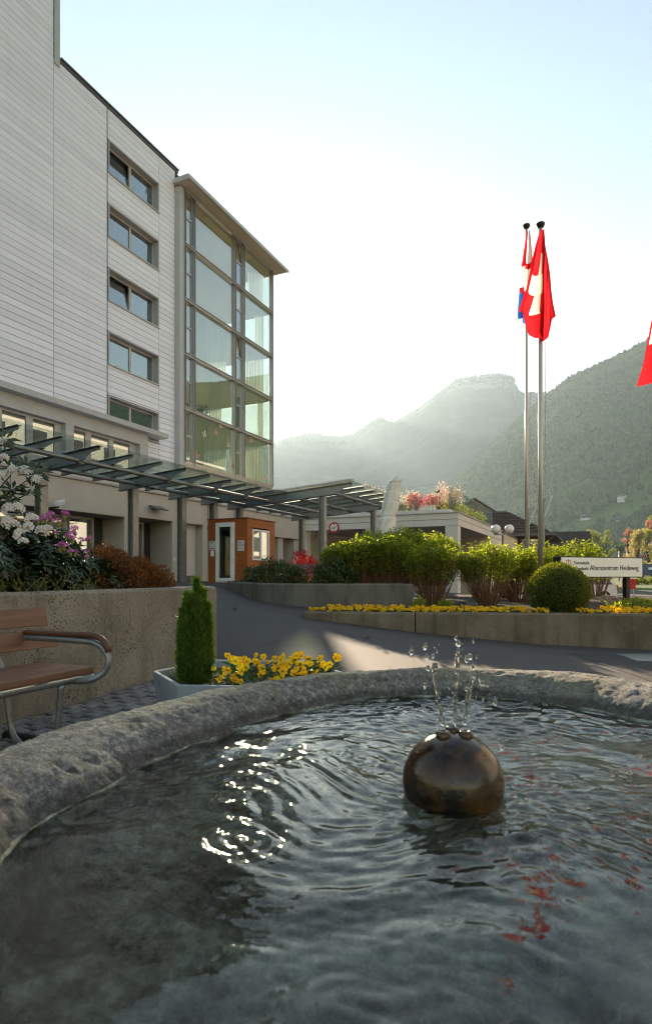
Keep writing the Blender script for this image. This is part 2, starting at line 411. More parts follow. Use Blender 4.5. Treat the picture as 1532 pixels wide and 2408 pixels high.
M['lf_blossom'] = leafmat('pale_spring_leaf', [(.74, .60, .48), (.80, .68, .56), (.70, .52, .40)], .4, .6, (1.0, .95, .85))
M['lf_grass'] = leafmat('dry_grass', [(.30, .24, .08), (.20, .20, .05), (.36, .26, .12), (.14, .16, .04)], .35, .6)
M['lf_tree'] = leafmat('spring_tree_leaf', [(.16, .20, .035), (.22, .25, .05), (.11, .16, .03), (.26, .28, .08)], .45, .6, (1.8, 1.6, .7))
M['lf_treedk'] = leafmat('dark_tree_leaf', [(.035, .075, .02), (.05, .10, .025), (.07, .11, .03)], .4, .6)
M['lf_treepink'] = leafmat('copper_tree_leaf', [(.38, .20, .13), (.45, .27, .17), (.32, .16, .12)], .45, .6, (1.6, 1.3, 1.0))
M['lf_treepale'] = leafmat('pale_tree_leaf', [(.34, .30, .13), (.42, .37, .17), (.27, .26, .10)], .45, .6, (1.6, 1.4, 1.0))
M['lf_pansy'] = leafmat('pansy_leaf', [(.025, .07, .015), (.04, .095, .02), (.05, .11, .025)], .35, .45)
M['stem'] = pmat('woody_stem', (.22, .115, .055), (.13, .065, .03), 20, .8, stretch=(1, 1, .1))
M['bark'] = pmat('bark', (.10, .08, .065), (.05, .04, .032), 14, .9, .5, 50)
M['needle_grey'] = leafmat('cushion_bush', [(.22, .23, .21), (.30, .31, .29), (.15, .16, .14)], .1, .7)
def petal(name, c1, c2, trans=.35):
    g = NG(name); oi = g.n('ObjectInfo'); geo = g.n('NewGeometry')
    r = g.math('FRACT', g.math('ADD', oi.outputs['Random'], g.math('MULTIPLY', geo.outputs['Random Per Island'], .45)))
    col = g.ramp(r, [(.2, c1), (.8, c2)])
    d = g.bsdf(col, .6, 0, None, .3); t = g.n('BsdfTranslucent', ins={'Color': col})
    return g.done(g.n('MixShader', ins={0: trans, 1: d.outputs[0], 2: t.outputs[0]}))
M['pansy'] = petal('pansy_petal', (.90, .64, .02), (.90, .50, .010), .45)
M['pansy_eye'] = pmat('pansy_eye', (.12, .03, .005), None, 5, .7)
M['rh_white'] = petal('rhododendron_white', (.80, .78, .74), (.80, .70, .66), .35)
M['rh_pink'] = petal('rhododendron_pink', (.60, .13, .42), (.68, .28, .55), .35)
M['rh_eye'] = pmat('rhododendron_throat', (.62, .38, .12), None, 5, .7)
M['bud'] = pmat('bud_scale', (.20, .20, .045), (.14, .15, .03), 9, .6)
M['litter'] = leafmat('fallen_leaf', [(.25, .10, .03), (.18, .12, .03), (.12, .13, .03)], .1, .7)

# ------------------------------------------------------------------ foliage geometry
RNG = np.random.default_rng(7)
def nrm(a): return a / np.maximum(np.linalg.norm(a, axis=-1, keepdims=True), 1e-9)
def leaf_arrays(Pt, D, N, L, Wd, fold=.25):
    """4-vertex folded leaves: base point, axis, normal, length, width."""
    D = nrm(D); S = nrm(np.cross(D, N)); N2 = np.cross(S, D)
    L = np.broadcast_to(np.asarray(L, float).reshape(-1, 1), (len(Pt), 1)); Wd = np.broadcast_to(np.asarray(Wd, float).reshape(-1, 1), (len(Pt), 1))
    b = Pt; tip = Pt + D * L - N2 * L * .12; m = Pt + D * L * .48
    l = m - S * Wd * .5 + N2 * Wd * fold; r = m + S * Wd * .5 + N2 * Wd * fold
    V = np.stack([b, r, tip, l], 1).reshape(-1, 3)
    k = np.arange(len(Pt))[:, None] * 4
    F = np.concatenate([k + np.array([[0, 1, 2]]), k + np.array([[0, 2, 3]])], 1).reshape(-1, 3)
    return V, F
class Geo:
    def __init__(s): s.V = []; s.F = {}; s.n = 0
    def add(s, V, F):
        F = np.asarray(F)
        s.V.append(np.asarray(V, float)); s.F.setdefault(F.shape[1], []).append(F + s.n); s.n += len(V); return s
    def leaves(s, *a, **k): V, F = leaf_arrays(*a, **k); return s.add(V, F)
    def tubes(s, A, B, ra, rb, n=4):
        """straight tapered tubes from points A to B"""
        A = np.asarray(A, float); B = np.asarray(B, float); d = nrm(B - A)
        h = np.where(np.abs(d[:, 2:3]) > .9, np.array([[1., 0, 0]]), np.array([[0, 0, 1.]]))
        u = nrm(np.cross(d, h)); w = np.cross(d, u)
        ra = np.broadcast_to(np.asarray(ra, float).reshape(-1, 1), (len(A), 1)); rb = np.broadcast_to(np.asarray(rb, float).reshape(-1, 1), (len(A), 1))
        rings = []
        for (p, r) in ((A, ra), (B, rb)):
            for j in range(n):
                a = 2 * math.pi * j / n; rings.append(p + (u * math.cos(a) + w * math.sin(a)) * r)
        V = np.stack(rings, 1).reshape(-1, 3)
        k = np.arange(len(A))[:, None] * 2 * n
        F = np.concatenate([k + np.array([[j, (j + 1) % n, n + (j + 1) % n, n + j]]) for j in range(n)], 1).reshape(-1, 4)
        return s.add(V, F)
    def poly(s, pts, r0, r1, n=4):
        pts = np.asarray(pts, float); m = len(pts) - 1
        rr = np.linspace(r0, r1, m + 1)
        return s.tubes(pts[:-1], pts[1:], rr[:-1], rr[1:], n)
    def mesh(s, name, mats, off=(0, 0, 0), smooth=False):
        V = np.concatenate(s.V) - np.asarray(off, float)
        return mesh_np(name, V, [np.concatenate(f) for f in s.F.values()], mats if isinstance(mats, (list, tuple)) else [mats], smooth)
    def build(s, name, mat, parent=None, smooth=False, off=None):
        return put(s.mesh(name, mat, BASE[parent.name][1] if (parent is not None and off is None) else (off or (0, 0, 0)), smooth), name, parent)
def rdir(n, rng=RNG): return nrm(rng.normal(size=(n, 3)))

# ------------------------------------------------------------------ the lie of the land
CP = np.array([(-3.2, 2.5, 0), (-2.4, 4.4, 0), (.5, 1.4, 0), (.6, 3.4, .02), (-.6, 4.6, .02), (-1.15, 6.2, .10), (4.4, 8.1, .017), (2.95, 8.35, .062), (1.29, 8.5, .218), (-.35, 8.75, .416),
               (-1.03, 10, .55), (-1.85, 12, .70), (-2.6, 17, .77), (-2.7, 20, .79), (-7, 20, .85), (-6, 14, .83), (-12, 18, .85), (-2, 28, .65), (6, 28, .2), (7.5, 20, .0), (12, 34, -.45),
               (20, 50, -.45), (32, 57, -.45), (20, 20, -.42), (10, 9, -.3), (0, -6, 0), (-9, 0, .25), (4, 3, 0), (8, 3, -.2), (30, 30, -.5), (-20, 40, .8), (-20, 5, .7), (15, -10, -.4), (2.5, 6, .08)])
def _tps_fit():
    n = len(CP); xy = CP[:, :2]
    d = np.linalg.norm(xy[:, None] - xy[None], axis=2); K = np.where(d > 0, d, 0)
    A = np.zeros((n + 1, n + 1)); A[:n, :n] = K; A[:n, n] = 1; A[n, :n] = 1
    return np.linalg.solve(A, np.append(CP[:, 2], 0))
_W = _tps_fit()
def gz(x, y):
    x = np.asarray(x, float); y = np.asarray(y, float)
    d = np.sqrt((x[..., None] - CP[:, 0]) ** 2 + (y[..., None] - CP[:, 1]) ** 2)
    z = d @ _W[:-1] + _W[-1]
    r = np.hypot(x, y - 20); k = np.clip((r - 45) / 40, 0, 1)
    return z * (1 - k) + (-.5) * k
def g1(x, y): return float(gz(np.array([x]), np.array([y]))[0])
# ------------------------------------------------------------------ ground, roads
def grid_sheet(name, xs, ys, zf, mat, mask=None, smooth=True):
    X, Y = np.meshgrid(xs, ys); Z = zf(X, Y)
    V = np.stack([X, Y, Z], -1).reshape(-1, 3); n = len(xs)
    i, j = np.meshgrid(np.arange(len(ys) - 1), np.arange(n - 1), indexing='ij')
    a = (i * n + j).ravel(); F = np.stack([a, a + 1, a + n + 1, a + n], 1)
    if mask is not None:
        cx = V[F].mean(1); F = F[mask(cx[:, 0], cx[:, 1])]
    return put(mesh_np(name, V, F, [mat], smooth), name)
def axis(near0, near1, step, far0, far1, k):
    a = np.arange(near0, near1 + 1e-6, step)
    lo = near0 - np.geomspace(step * 2, near0 - far0, k); hi = near1 + np.geomspace(step * 2, far1 - near1, k)
    return np.concatenate([lo[::-1], a, hi])
ax_x = axis(-26, 46, 1.0, -7000, 7000, 26); ax_y = axis(-13, 60, 1.0, -2000, 6000, 26)
tag(grid_sheet('ground', ax_x, ax_y, lambda x, y: gz(x, y) - .05, M['grass']), kind='structure')
tag(grid_sheet('asphalt_road', np.arange(-25, 45.01, .35), np.arange(-12, 57.01, .35), lambda x, y: gz(x, y), M['asphalt']), kind='structure')
# painted bay lines on the street beyond the flower bed
for k, (a, b) in enumerate([((18.5, 38.0), (26.0, 34.5)), ((21.5, 44.5), (31.0, 40.2)), ((24.5, 51), (36.0, 46))]):
    mb = MB(); n = 12
    for i in range(n):
        p = [Vector(a).lerp(Vector(b), (i + q) / n) for q in (0, 1)]
        d = (Vector(b) - Vector(a)).normalized(); w = Vector((-d.y, d.x)) * .06
        mb.add([(q.x, q.y, g1(q.x, q.y) + .006) for q in (p[0] - w, p[1] - w, p[1] + w, p[0] + w)], [(0, 1, 2, 3)])
    tag(mb.build('road_marking', M['line']), kind='structure')

# ------------------------------------------------------------------ mountains (polar height fields) and their woods
def fbm(V, sc_, oct_=5, seed=0.0):
    out = np.empty(len(V))
    for i, p in enumerate(V): out[i] = mnoise.fractal(Vector((p[0] * sc_ + seed, p[1] * sc_ - seed, seed * .37)), .9, 2.1, oct_)
    return out
class Mountain:
    def __init__(s, px, extra, R, Rb, pw, namp, seed):
        az = [math.atan((x - 766) / FX) for x, y in px]; ht = [H + (1352 - y) / FX * R * math.cos(a) for a, (x, y) in zip(az, px)]
        for (d, e) in extra: az.append(math.radians(d)); ht.append(R * math.tan(math.radians(e)))
        o = np.argsort(az); s.az = np.array(az)[o]; s.ht = np.array(ht)[o]; s.R = R; s.Rb = Rb; s.pw = pw; s.namp = namp; s.seed = seed
    def h(s, az, r):
        az = np.asarray(az); r = np.asarray(r)
        top = np.interp(az, s.az, s.ht); q = (r - s.Rb) / (s.R - s.Rb)
        base = np.where(q <= 1, np.clip(q, 0, 1) ** s.pw, np.clip(1 - (q - 1) * 1.4, 0, 1))
        w = np.clip(q, 0, 1) * np.clip(1 - np.clip(q, 0, 1) ** 6, 0, 1)
        V = np.stack([r * np.sin(az), r * np.cos(az)], -1).reshape(-1, 2)
        n = fbm(V, 1 / 420., 5, s.seed).reshape(az.shape)
        return top * base + n * s.namp * w - .6
    def mesh(s, name, na, nr, mat):
        az = np.linspace(s.az[0], s.az[-1], na); r = np.concatenate([np.linspace(s.Rb, s.R, nr), s.R + (s.R - s.Rb) * np.array([.06, .2, .5])])
        A, R_ = np.meshgrid(az, r); Z = s.h(A, R_); s.grid = (az, r, Z)
        V = np.stack([R_ * np.sin(A), R_ * np.cos(A), Z], -1).reshape(-1, 3); n = na
        i, j = np.meshgrid(np.arange(len(r) - 1), np.arange(n - 1), indexing='ij'); a = (i * n + j).ravel()
        return tag(put(mesh_np(name, V, np.stack([a, a + 1, a + n + 1, a + n], 1), [mat], True), name), kind='structure')
    def zi(s, A, R_):        # bilinear on the built grid, so trees stand on it
        az, r, Z = s.grid
        fi = np.clip(np.interp(A, az, np.arange(len(az))), 0, len(az) - 1.001); fj = np.clip(np.interp(R_, r, np.arange(len(r))), 0, len(r) - 1.001)
        i = fi.astype(int); j = fj.astype(int); u = fi - i; v = fj - j
        return Z[j, i] * (1 - u) * (1 - v) + Z[j, i + 1] * u * (1 - v) + Z[j + 1, i] * (1 - u) * v + Z[j + 1, i + 1] * u * v
def slopemat(name, c1, c2, rock=None):
    g = NG(name); v = g.coord()
    col = g.ramp(g.noise(v, .012, 6, .6), [(.35, c1), (.65, c2)])
    nb = g.bump(g.noise(v, .09, 4), .6, 6.0)
    if rock:
        geo = g.n('NewGeometry'); p = g.n('SeparateXYZ', ins={0: geo.outputs['Position']})
        hgt = g.math('ADD', p.outputs[2], g.math('MULTIPLY', g.noise(v, .004, 5), 420.0))
        f = g.ramp(g.math('MULTIPLY', hgt, 1 / 1500.), [(.82, 0.0), (.90, 1.0)])
        rk = g.ramp(g.noise(g.coord('Object', (1, 1, .35)), .02, 7, .7), [(.35, tuple(x * .45 for x in rock)), (.6, rock)])
        col = g.mix(f, col, rk)
    return g.done(g.bsdf(col, .95, 0, nb, .1))
M['slope1'] = slopemat('near_slope', (.055, .10, .022), (.10, .165, .035))
M['slope2'] = slopemat('far_slope', (.028, .042, .026), (.05, .062, .04), (.40, .39, .38))
mt1 = Mountain([(880, 1318), (950, 1250), (1000, 1196), (1050, 1143), (1110, 1086), (1200, 1004), (1290, 928), (1340, 889), (1430, 849), (1532, 795), (1640, 752), (1800, 705)],
               [(47, 20.5), (60, 18.2), (75, 17), (95, 15), (120, 12)], 1900, 760, 1.12, 60, 3.1)
mt1.mesh('mountain_slope', 240, 80, M['slope1'])
mt2 = Mountain([(640, 1047), (690, 1032), (730, 1024), (800, 1032), (830, 1026), (862, 1006), (880, 994), (895, 985), (908, 996), (925, 999), (950, 986), (985, 965), (1010, 944), (1040, 921), (1060, 905), (1075, 895), (1100, 890), (1130, 886), (1165, 882), (1196, 887), (1208, 892), (1213, 914), (1235, 927), (1260, 929), (1290, 926), (1340, 940), (1500, 930), (1800, 960)],
               [(-45, 8), (-25, 9), (-15, 11.5), (-10, 12.0)], 3600, 1150, 1.25, 130, 9.4)
mt2.mesh('far_mountain', 420, 90, M['slope2'])
M['forest1'] = leafmat('near_forest', [(.040, .066, .026), (.050, .085, .027), (.068, .108, .033), (.060, .075, .042), (.078, .120, .036), (.034, .056, .026)], .0, 1.0, spec=0.0)
M['forest2'] = leafmat('far_forest', [(.030, .044, .022), (.036, .05, .025), (.042, .055, .028)], .0, 1.0, spec=0.0)
def in_poly(x, y, poly):
    c = np.zeros(x.shape, bool); n = len(poly)
    for i in range(n):
        x0, y0 = poly[i]; x1, y1 = poly[(i + 1) % n]
        k = ((y0 > y) != (y1 > y)) & (x < (x1 - x0) * (y - y0) / (y1 - y0 + 1e-9) + x0); c ^= k
    return c
def wood_cover(name, mt, n, az0, az1, r0, r1, hmin, hmax, mat, label, skip, conif=.45, seed=1):
    rng = np.random.default_rng(seed)
    A = rng.uniform(az0, az1, n); R_ = np.sqrt(rng.uniform(r0 * r0, r1 * r1, n)); Z = mt.zi(A, R_)
    X = R_ * np.sin(A); Y = R_ * np.cos(A)
    keep = ~skip(X, Y, Z, rng)
    X, Y, Z = X[keep], Y[keep], Z[keep]; n = len(X)
    hh = rng.uniform(hmin, hmax, n); con = rng.random(n) < conif
    ww = hh * np.where(con, rng.uniform(.18, .26, n), rng.uniform(.34, .52, n)); hh = hh * np.where(con, 1.15, .85)
    m = 5; rings = []
    ph = rng.uniform(0, 6.28, n)
    for (zq, rc, rd) in ((.12, .9, .65), (.5, .55, 1.0)):
        rr = ww * np.where(con, rc, rd)
        for j in range(m):
            a = ph + 2 * math.pi * j / m; q = rr * rng.uniform(.75, 1.25, n)
            rings.append(np.stack([X + q * np.cos(a), Y + q * np.sin(a), Z + hh * zq * rng.uniform(.85, 1.15, n)], -1))
    rings.append(np.stack([X + rng.normal(0, .06, n) * hh, Y, Z + hh], -1))
    V = np.stack(rings, 1).reshape(-1, 3); k = np.arange(n)[:, None] * (2 * m + 1)
    Fq = np.concatenate([k + np.array([[j, (j + 1) % m, m + (j + 1) % m, m + j]]) for j in range(m)], 1).reshape(-1, 4)
    Ft = np.concatenate([k + np.array([[m + j, m + (j + 1) % m, 2 * m]]) for j in range(m)], 1).reshape(-1, 3)
    o = put(mesh_np(name, V, [Fq, Ft], [mat], True), name)
    return tag(o, label, 'forest', kind='stuff')
MEADOW = [(1305, 1312), (1290, 1262), (1345, 1225), (1410, 1203), (1452, 1178), (1498, 1120), (1532, 1090), (1640, 1060), (1640, 1185), (1532, 1192), (1496, 1216), (1440, 1250), (1400, 1275), (1385, 1320)]
def skip1(X, Y, Z, rng):
    px = 766 + FX * X / Y; py = 1352 - FX * (Z - H) / Y
    m = in_poly(px, py, MEADOW) & (rng.random(len(X)) > .05)
    return m | ((py > 1330) & (px < 1290))
def skip2(X, Y, Z, rng):
    px = 766 + FX * X / Y; py = 1352 - FX * (Z - H) / Y
    cl = in_poly(px, py, [(1015, 960), (1060, 908), (1100, 892), (1208, 893), (1240, 928), (1250, 1010), (1190, 1040), (1130, 1020), (1080, 985)])
    return cl & (rng.random(len(X)) > .22)
d2 = math.radians
wood_cover('forest', mt1, 46000, d2(4), d2(38), 770, 1895, 8, 16, M['forest1'], 'mixed spring wood covering the steep mountain slope behind the flagpoles', skip1, .35, 1)
wood_cover('forest', mt2, 9000, d2(-9), d2(26), 3430, 3600, 12, 26, M['forest2'], 'hazy wood covering the far mountain with the rocky top', skip2, .6, 2)

# ------------------------------------------------------------------ main building
bld = thing('clad_building', 'tall pale grey clad block with glazed corner rooms and ribbon of first floor windows', 'building', (-20.45, 18, .8), 'B')
TC = -20.30                                   # board face
mb = MB(); mb.box(-34, -21.6, 3, 24.9, .3, 22.25); mb.box(-21.598, -20.36, 3, 19.83, .3, 22.25); mb.box(-21.598, -20.36, 23.25, 24.9, .3, 22.25)
for k in range(6):
    z0 = 9.22 + 2.905 * (k - 1) + .06 if k else .3; z1 = 9.22 + 2.905 * k - 1.56 if k < 5 else 22.25
    mb.box(-21.598, -20.36, 19.832, 23.248, z0, z1)
mb.box(-34, -20.37, 3, 17.0, 22.252, 29); mb.box(-34, -26.2, 24.9, 28, .3, 21.3)
mb.build('wall', M['backing'], bld, 'B')
mb = MB(); mb.box(-34.02, -20.27, 17.25, 24.7, 22.25, 22.38); mb.box(-34.02, -20.20, 17.25, 24.7, 22.38, 22.44); mb.build('roof_edge', M['trim_dark'], bld, 'B')
mb = MB(); mb.box(-21.6, -20.24, 16.97, 17.22, 22.0, 29.0); mb.build('corner_trim', M['trim'], bld, 'B')
cols = [(11.2, 14.05), (14.07, 16.94), (16.96, 19.80), (19.86, 23.24), (23.26, 24.46)]
WIN_Z = [9.22 + 2.905 * k for k in range(5)]
meshes = {}
for ci, (a, b) in enumerate(cols):
    top = 28.7 if ci < 2 else 22.24
    z = 22.24 - .28 * 64
    while z < top - .01:
        ivs = [(z, z + .263)]
        if ci == 3:
            for wt in WIN_Z:
                nv = []
                for (p, q) in ivs:
                    lo, hi = wt - 1.53, wt + .03
                    if q <= lo or p >= hi: nv.append((p, q))
                    else:
                        if p < lo - .03: nv.append((p, lo - .008))
                        if q > hi + .03: nv.append((hi + .008, q))
                ivs = nv
        if ci < 3 and 5.9 < z + .27 < 8.0: ivs = []
        for (p, q) in ivs:
            key = (round(b - a, 3), round(q - p, 3))
            if key not in meshes:
                w, h = key; m_ = MB(); c = .006
                m_.add([(-.03, 0, 0), (-.03, w, 0), (-.03, w, h), (-.03, 0, h), (-c, 0, 0), (-c, w, 0), (-c, w, h), (-c, 0, h), (0, c, c), (0, w - c, c), (0, w - c, h - c), (0, c, h - c)],
                       [(4, 5, 9, 8), (5, 6, 10, 9), (6, 7, 11, 10), (7, 4, 8, 11), (8, 9, 10, 11), (0, 1, 5, 4), (1, 2, 6, 5), (2, 3, 7, 6), (3, 0, 4, 7)])
                meshes[key] = m_.mesh('board', M['board'])
            put(meshes[key], 'board', bld, Vector((TC, a, p)) - BASE[bld.name][1])
        z += .28
def ring(mb, t0, t1, s0, s1, z0, z1, w):     # a rectangular frame in the s-z plane
    mb.box(t0, t1, s0, s1, z1 - w, z1); mb.box(t0, t1, s0, s1, z0, z0 + w); mb.box(t0, t1, s0, s0 + w, z0 + w, z1 - w); mb.box(t0, t1, s1 - w, s1, z0 + w, z1 - w)
def pane(parent, t, s0, s1, z0, z1, mat=None, name='pane', tilt=0.0):
    mb = MB()
    d = math.tan(tilt) * (z1 - z0)
    mb.hexa([(t - .006, s0, z0), (t + .006, s0, z0), (t + .006, s1, z0), (t - .006, s1, z0), (t - .006 - d, s0, z1), (t + .006 - d, s0, z1), (t + .006 - d, s1, z1), (t - .006 - d, s1, z1)])
    return mb.build(name, mat or M['glass_win'], parent, 'B')
# stacked windows of the stairwell
for k, wt in enumerate(WIN_Z):
    z0, z1 = wt - 1.5, wt; a, b = 19.88, 23.22
    mb = MB(); ring(mb, -20.75, -20.27, a, b, z0, z1, .05)
    mb.box(-20.6, -20.22, a - .02, b + .02, z0 - .035, z0 - .002)
    w_ = mb.build('window', M['trim'], bld, 'B')
    mb = MB(); ring(mb, -20.68, -20.60, a + .055, b - .055, z0 + .055, z1 - .055, .06); mb.box(-20.685, -20.595, 21.50, 21.62, z0 + .12, z1 - .12)
    mb.build('frame', M['winframe'], w_, 'B')
    tl = math.radians(7) if k in (2, 4) else 0
    pane(w_, -20.64, a + .12, 21.49, z0 + .12, z1 - .12, tilt=tl); pane(w_, -20.64, 21.63, b - .12, z0 + .12, z1 - .12)
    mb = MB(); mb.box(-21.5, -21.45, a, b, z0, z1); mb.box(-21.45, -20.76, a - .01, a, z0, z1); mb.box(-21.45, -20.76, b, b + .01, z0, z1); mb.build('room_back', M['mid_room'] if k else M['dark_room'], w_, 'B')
# projecting ribbon of first floor windows under a ledge
mb = MB(); mb.box(-20.4, -19.46, 3, 22.99, 7.80, 8.03); mb.build('ledge', M['trim'], bld, 'B')
mb = MB(); mb.box(-20.36, -19.86, 3, 21.97, 7.26, 7.797); mb.box(-20.36, -19.86, 3, 21.97, 5.35, 5.68)
for (a, b) in ((17.18, 17.58), (21.43, 21.97), (12.3, 12.7)): mb.box(-20.36, -19.862, a, b, 5.683, 7.257)
mb.build('ribbon_wall', M['trim'], bld, 'B')
mb = MB()
for i in range(6): mb.box(-20.3, -19.9, 3, 21.95, 4.1 + i * .21, 4.1 + i * .21 + .198)
mb.build('apron_boards', M['board'], bld, 'B')
for (lo, hi, parts) in ((12.7, 17.18, ((12.95, 14.25), (14.54, 15.56), (15.84, 16.85))), (17.58, 21.43, ((17.66, 18.42), (18.73, 19.75), (20.02, 21.02)))):
    mb = MB(); mb.box(-20.22, -20.12, lo, hi, 5.683, 5.78); mb.box(-20.22, -20.12, lo, hi, 7.17, 7.257)
    edges = [lo] + [x for p in parts for x in p] + [hi]
    for i in range(0, len(edges), 2): mb.box(-20.22, -20.12, edges[i], edges[i + 1], 5.782, 7.168)
    w_ = mb.build('window', M['winframe'], bld, 'B')
    for (p, q) in parts: pane(w_, -20.17, p, q, 5.78, 7.17)
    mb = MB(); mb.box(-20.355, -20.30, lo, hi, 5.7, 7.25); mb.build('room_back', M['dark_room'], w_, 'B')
# glazed corner rooms
T0 = -20.10; FL = [7.0 + 2.9 * k for k in range(6)]
mb = MB()
mb.box(-20.6, -19.98, 24.48, 24.80, 4.1, 21.42); mb.build('corner_panel', M['trim'], bld, 'B')
for k in range(6):
    z = FL[k]; mb = MB(); mb.box(-26.2, -20.3, 24.82, 33.9, z - .16, z + .10); mb.build('floor_slab', M['room_ceil'], bld, 'B')
    mb = MB(); zz = z - (.06 if k else .18)
    mb.box(-20.22, -19.99, 24.81, 34.02, zz, zz + (.14 if k else .26)); mb.box(-25.8, -20.22, 33.93, 34.02, zz, zz + .14)
    mb.box(-20.05, -19.93, 24.81, 34.06, zz + .10, zz + .13); mb.tube([(-19.95, 24.81, zz - .02), (-19.95, 34.05, zz - .02)], .03, 8)
    mb.build('transom', M['mullion'], bld, 'B')
mb = MB(); mb.box(-26.19, -26.1, 24.82, 28, 7, 21.4); mb.box(-26.1, -20.6, 24.815, 24.85, 4.2, 21.4); mb.build('room_wall', M['room_wall'], bld, 'B')
for s0 in (24.82, 25.60, 29.50, 30.46, 33.90):
    for dk in (0, .13):
        mb = MB(); mb.box(-20.18, -20.0, s0 + dk, s0 + dk + .055, 7.0, 21.40); mb.box(-20.0, -19.95, s0 + dk + .018, s0 + dk + .037, 7.0, 21.40)
        mb.build('mullion', M['mullion'], bld, 'B')
for tq in (-22.9, -25.75):
    mb = MB(); mb.box(tq, tq + .06, 33.9, 34.0, 7, 21.4); mb.build('mullion', M['mullion'], bld, 'B')
for k in range(5):
    z0, z1 = FL[k] + .10, FL[k + 1] - .07
    for (a, b, kind) in ((24.88, 25.58, 'n'), (25.76, 29.48, 'w'), (29.70, 30.44, 'n'), (30.66, 33.88, 'w')):
        if kind == 'w':
            pane(bld, T0, a, b, z0, z1, M['glass'], 'glass_pane')
        else:
            zm = (z0 + z1) / 2 - .02
            mb = MB(); ring(mb, T0 - .05, T0 + .05, a, b, z0, z1, .05); mb.box(T0 - .052, T0 + .052, a + .05, b - .05, zm, zm + .09)
            w_ = mb.build('window', M['mullion'], bld, 'B')
            tl = math.radians(9) if (a > 29 and k in (2, 4)) else 0
            if tl:
                mb = MB(); d = math.tan(tl) * 1.2
                mb.bar((T0, a + .08, zm + .12), (T0 - d, a + .08, z1 - .1), .05, .05, (1, 0, 0)); mb.bar((T0, b - .08, zm + .12), (T0 - d, b - .08, z1 - .1), .05, .05, (1, 0, 0)); mb.bar((T0 - d, a + .08, z1 - .1), (T0 - d, b - .08, z1 - .1), .05, .05)
                mb.build('sash', M['trim_dark'], w_, 'B')
            pane(w_, T0, a + .06, b - .06, zm + .10, z1 - .06, M['glass'], tilt=tl); pane(w_, T0, a + .06, b - .06, z0 + .06, zm - .01, M['glass'])
    for (a, b) in ((-25.7, -22.95), (-22.82, -20.22)):
        mb = MB(); mb.box(a, b, 33.955, 33.967, z0, z1); mb.build('glass_pane', M['glass'], bld, 'B')
    for (a, b) in ((28.05, 31.0), (31.05, 33.9)):
        mb = MB(); mb.box(-25.86, -25.848, a, b, z0, z1); mb.build('glass_pane', M['glass'], bld, 'B')
    for (t_, s_) in ((-21.6, 27.6), (-21.6, 32.3), (-25.4, 33.3)):
        mb = MB(); mb.box(t_ - .14, t_ + .14, s_ - .14, s_ + .14, z0, z1 - .1); mb.build('pillar', M['trim_dark'], bld, 'B')
    # curtains hang in folds behind the glass
    segs = {0: [(24.95, 29.4), (29.8, 33.8)], 1: [(27.75, 29.0), (33.0, 33.7)], 2: [(26.0, 29.4), (31.5, 33.8)], 3: [(24.9, 25.5), (32.7, 33.8)], 4: [(24.9, 25.5), (31.9, 33.7)]}[k]
    for (a, b) in segs:
        n = int((b - a) * 26) + 2; sv = np.linspace(a, b, n); tv = -20.55 + .05 * np.sin(sv * 34) + .025 * np.sin(sv * 81 + k)
        V = np.concatenate([np.stack([tv, sv, np.full(n, z0 + .03)], 1), np.stack([tv, sv, np.full(n, z1 - .12)], 1)]) - np.array(BASE[bld.name][1])
        i = np.arange(n - 1); put(mesh_np('curtain', V, np.stack([i, i + 1, i + 1 + n, i + n], 1), [M['curtain']], True), 'curtain', bld)
# roof plate over the glazed rooms
mb = MB(); mb.hexa([(-26.3, 24.3, 21.42), (-19.30, 24.3, 21.50), (-19.30, 34.75, 21.50), (-26.3, 34.5, 21.42), (-26.3, 24.3, 21.72), (-19.24, 24.3, 21.60), (-19.24, 34.8, 21.60), (-26.3, 34.5, 21.72)])
mb.build('bay_roof', M['soffit'], bld, 'B')
mb = MB(); mb.box(-19.24, -19.19, 24.26, 34.85, 21.47, 21.66); mb.box(-20.2, -19.24, 24.24, 24.29, 21.45, 21.70); mb.build('roof_flashing', M['trim'], bld, 'B')
# storey under the glazed rooms
mb = MB(); mb.box(-26, -20.45, 24.9, 33.6, 4.1, 6.82); mb.build('first_floor_wall', M['render_white'], bld, 'B')
# paper butterflies on the lowest panes
def bfly(s_, z_, sz, rot, mat):
    mb = MB(); c, q = math.cos(rot), math.sin(rot)
    for sg in (-1, 1):
        for (poly) in ([(0, .1), (.25, .75), (.75, 1.0), (.85, .55), (.1, 0)], [(.1, 0), (.75, .1), (.6, -.55), (.25, -.65), (0, -.15)]):
            pts = [(sg * x * sz, y * sz) for x, y in poly]; pts = [(x * c - y * q, x * q + y * c) for x, y in pts]
            n = len(pts); mb.add([(T0 + .010, s_ + x, z_ + y) for x, y in pts] + [(T0 + .016, s_ + x, z_ + y) for x, y in pts], [tuple(range(n)), tuple(range(2 * n - 1, n - 1, -1))])
    return mb.build('butterfly_sticker', mat, bld, 'B')
mbf = [pmat('sticker_pink', (.55, .22, .16), (.5, .35, .25), 6, .7), pmat('sticker_pale', (.6, .6, .45), (.55, .3, .25), 6, .7)]
for (px, py, sz, rot, m_) in ((480, 1022, .22, .5, 1), (507, 1018, .2, -.4, 0), (518, 1002, .22, .3, 1), (537, 1047, .2, .2, 1), (463, 1072, .24, -.5, 0), (547, 1096, .22, .2, 0), (589, 1037, .2, -.1, 0), (601, 1085, .2, 0, 1), (624, 1124, .2, 0, 0)):
    v_ = 1 / (1417 - px); Yq = 1526 * 20.1 * v_; s_ = (Yq - 8.577) / .9044; bfly(min(s_, 33.7), H + (1352 - py) / FX * Yq, sz, rot, mbf[m_])
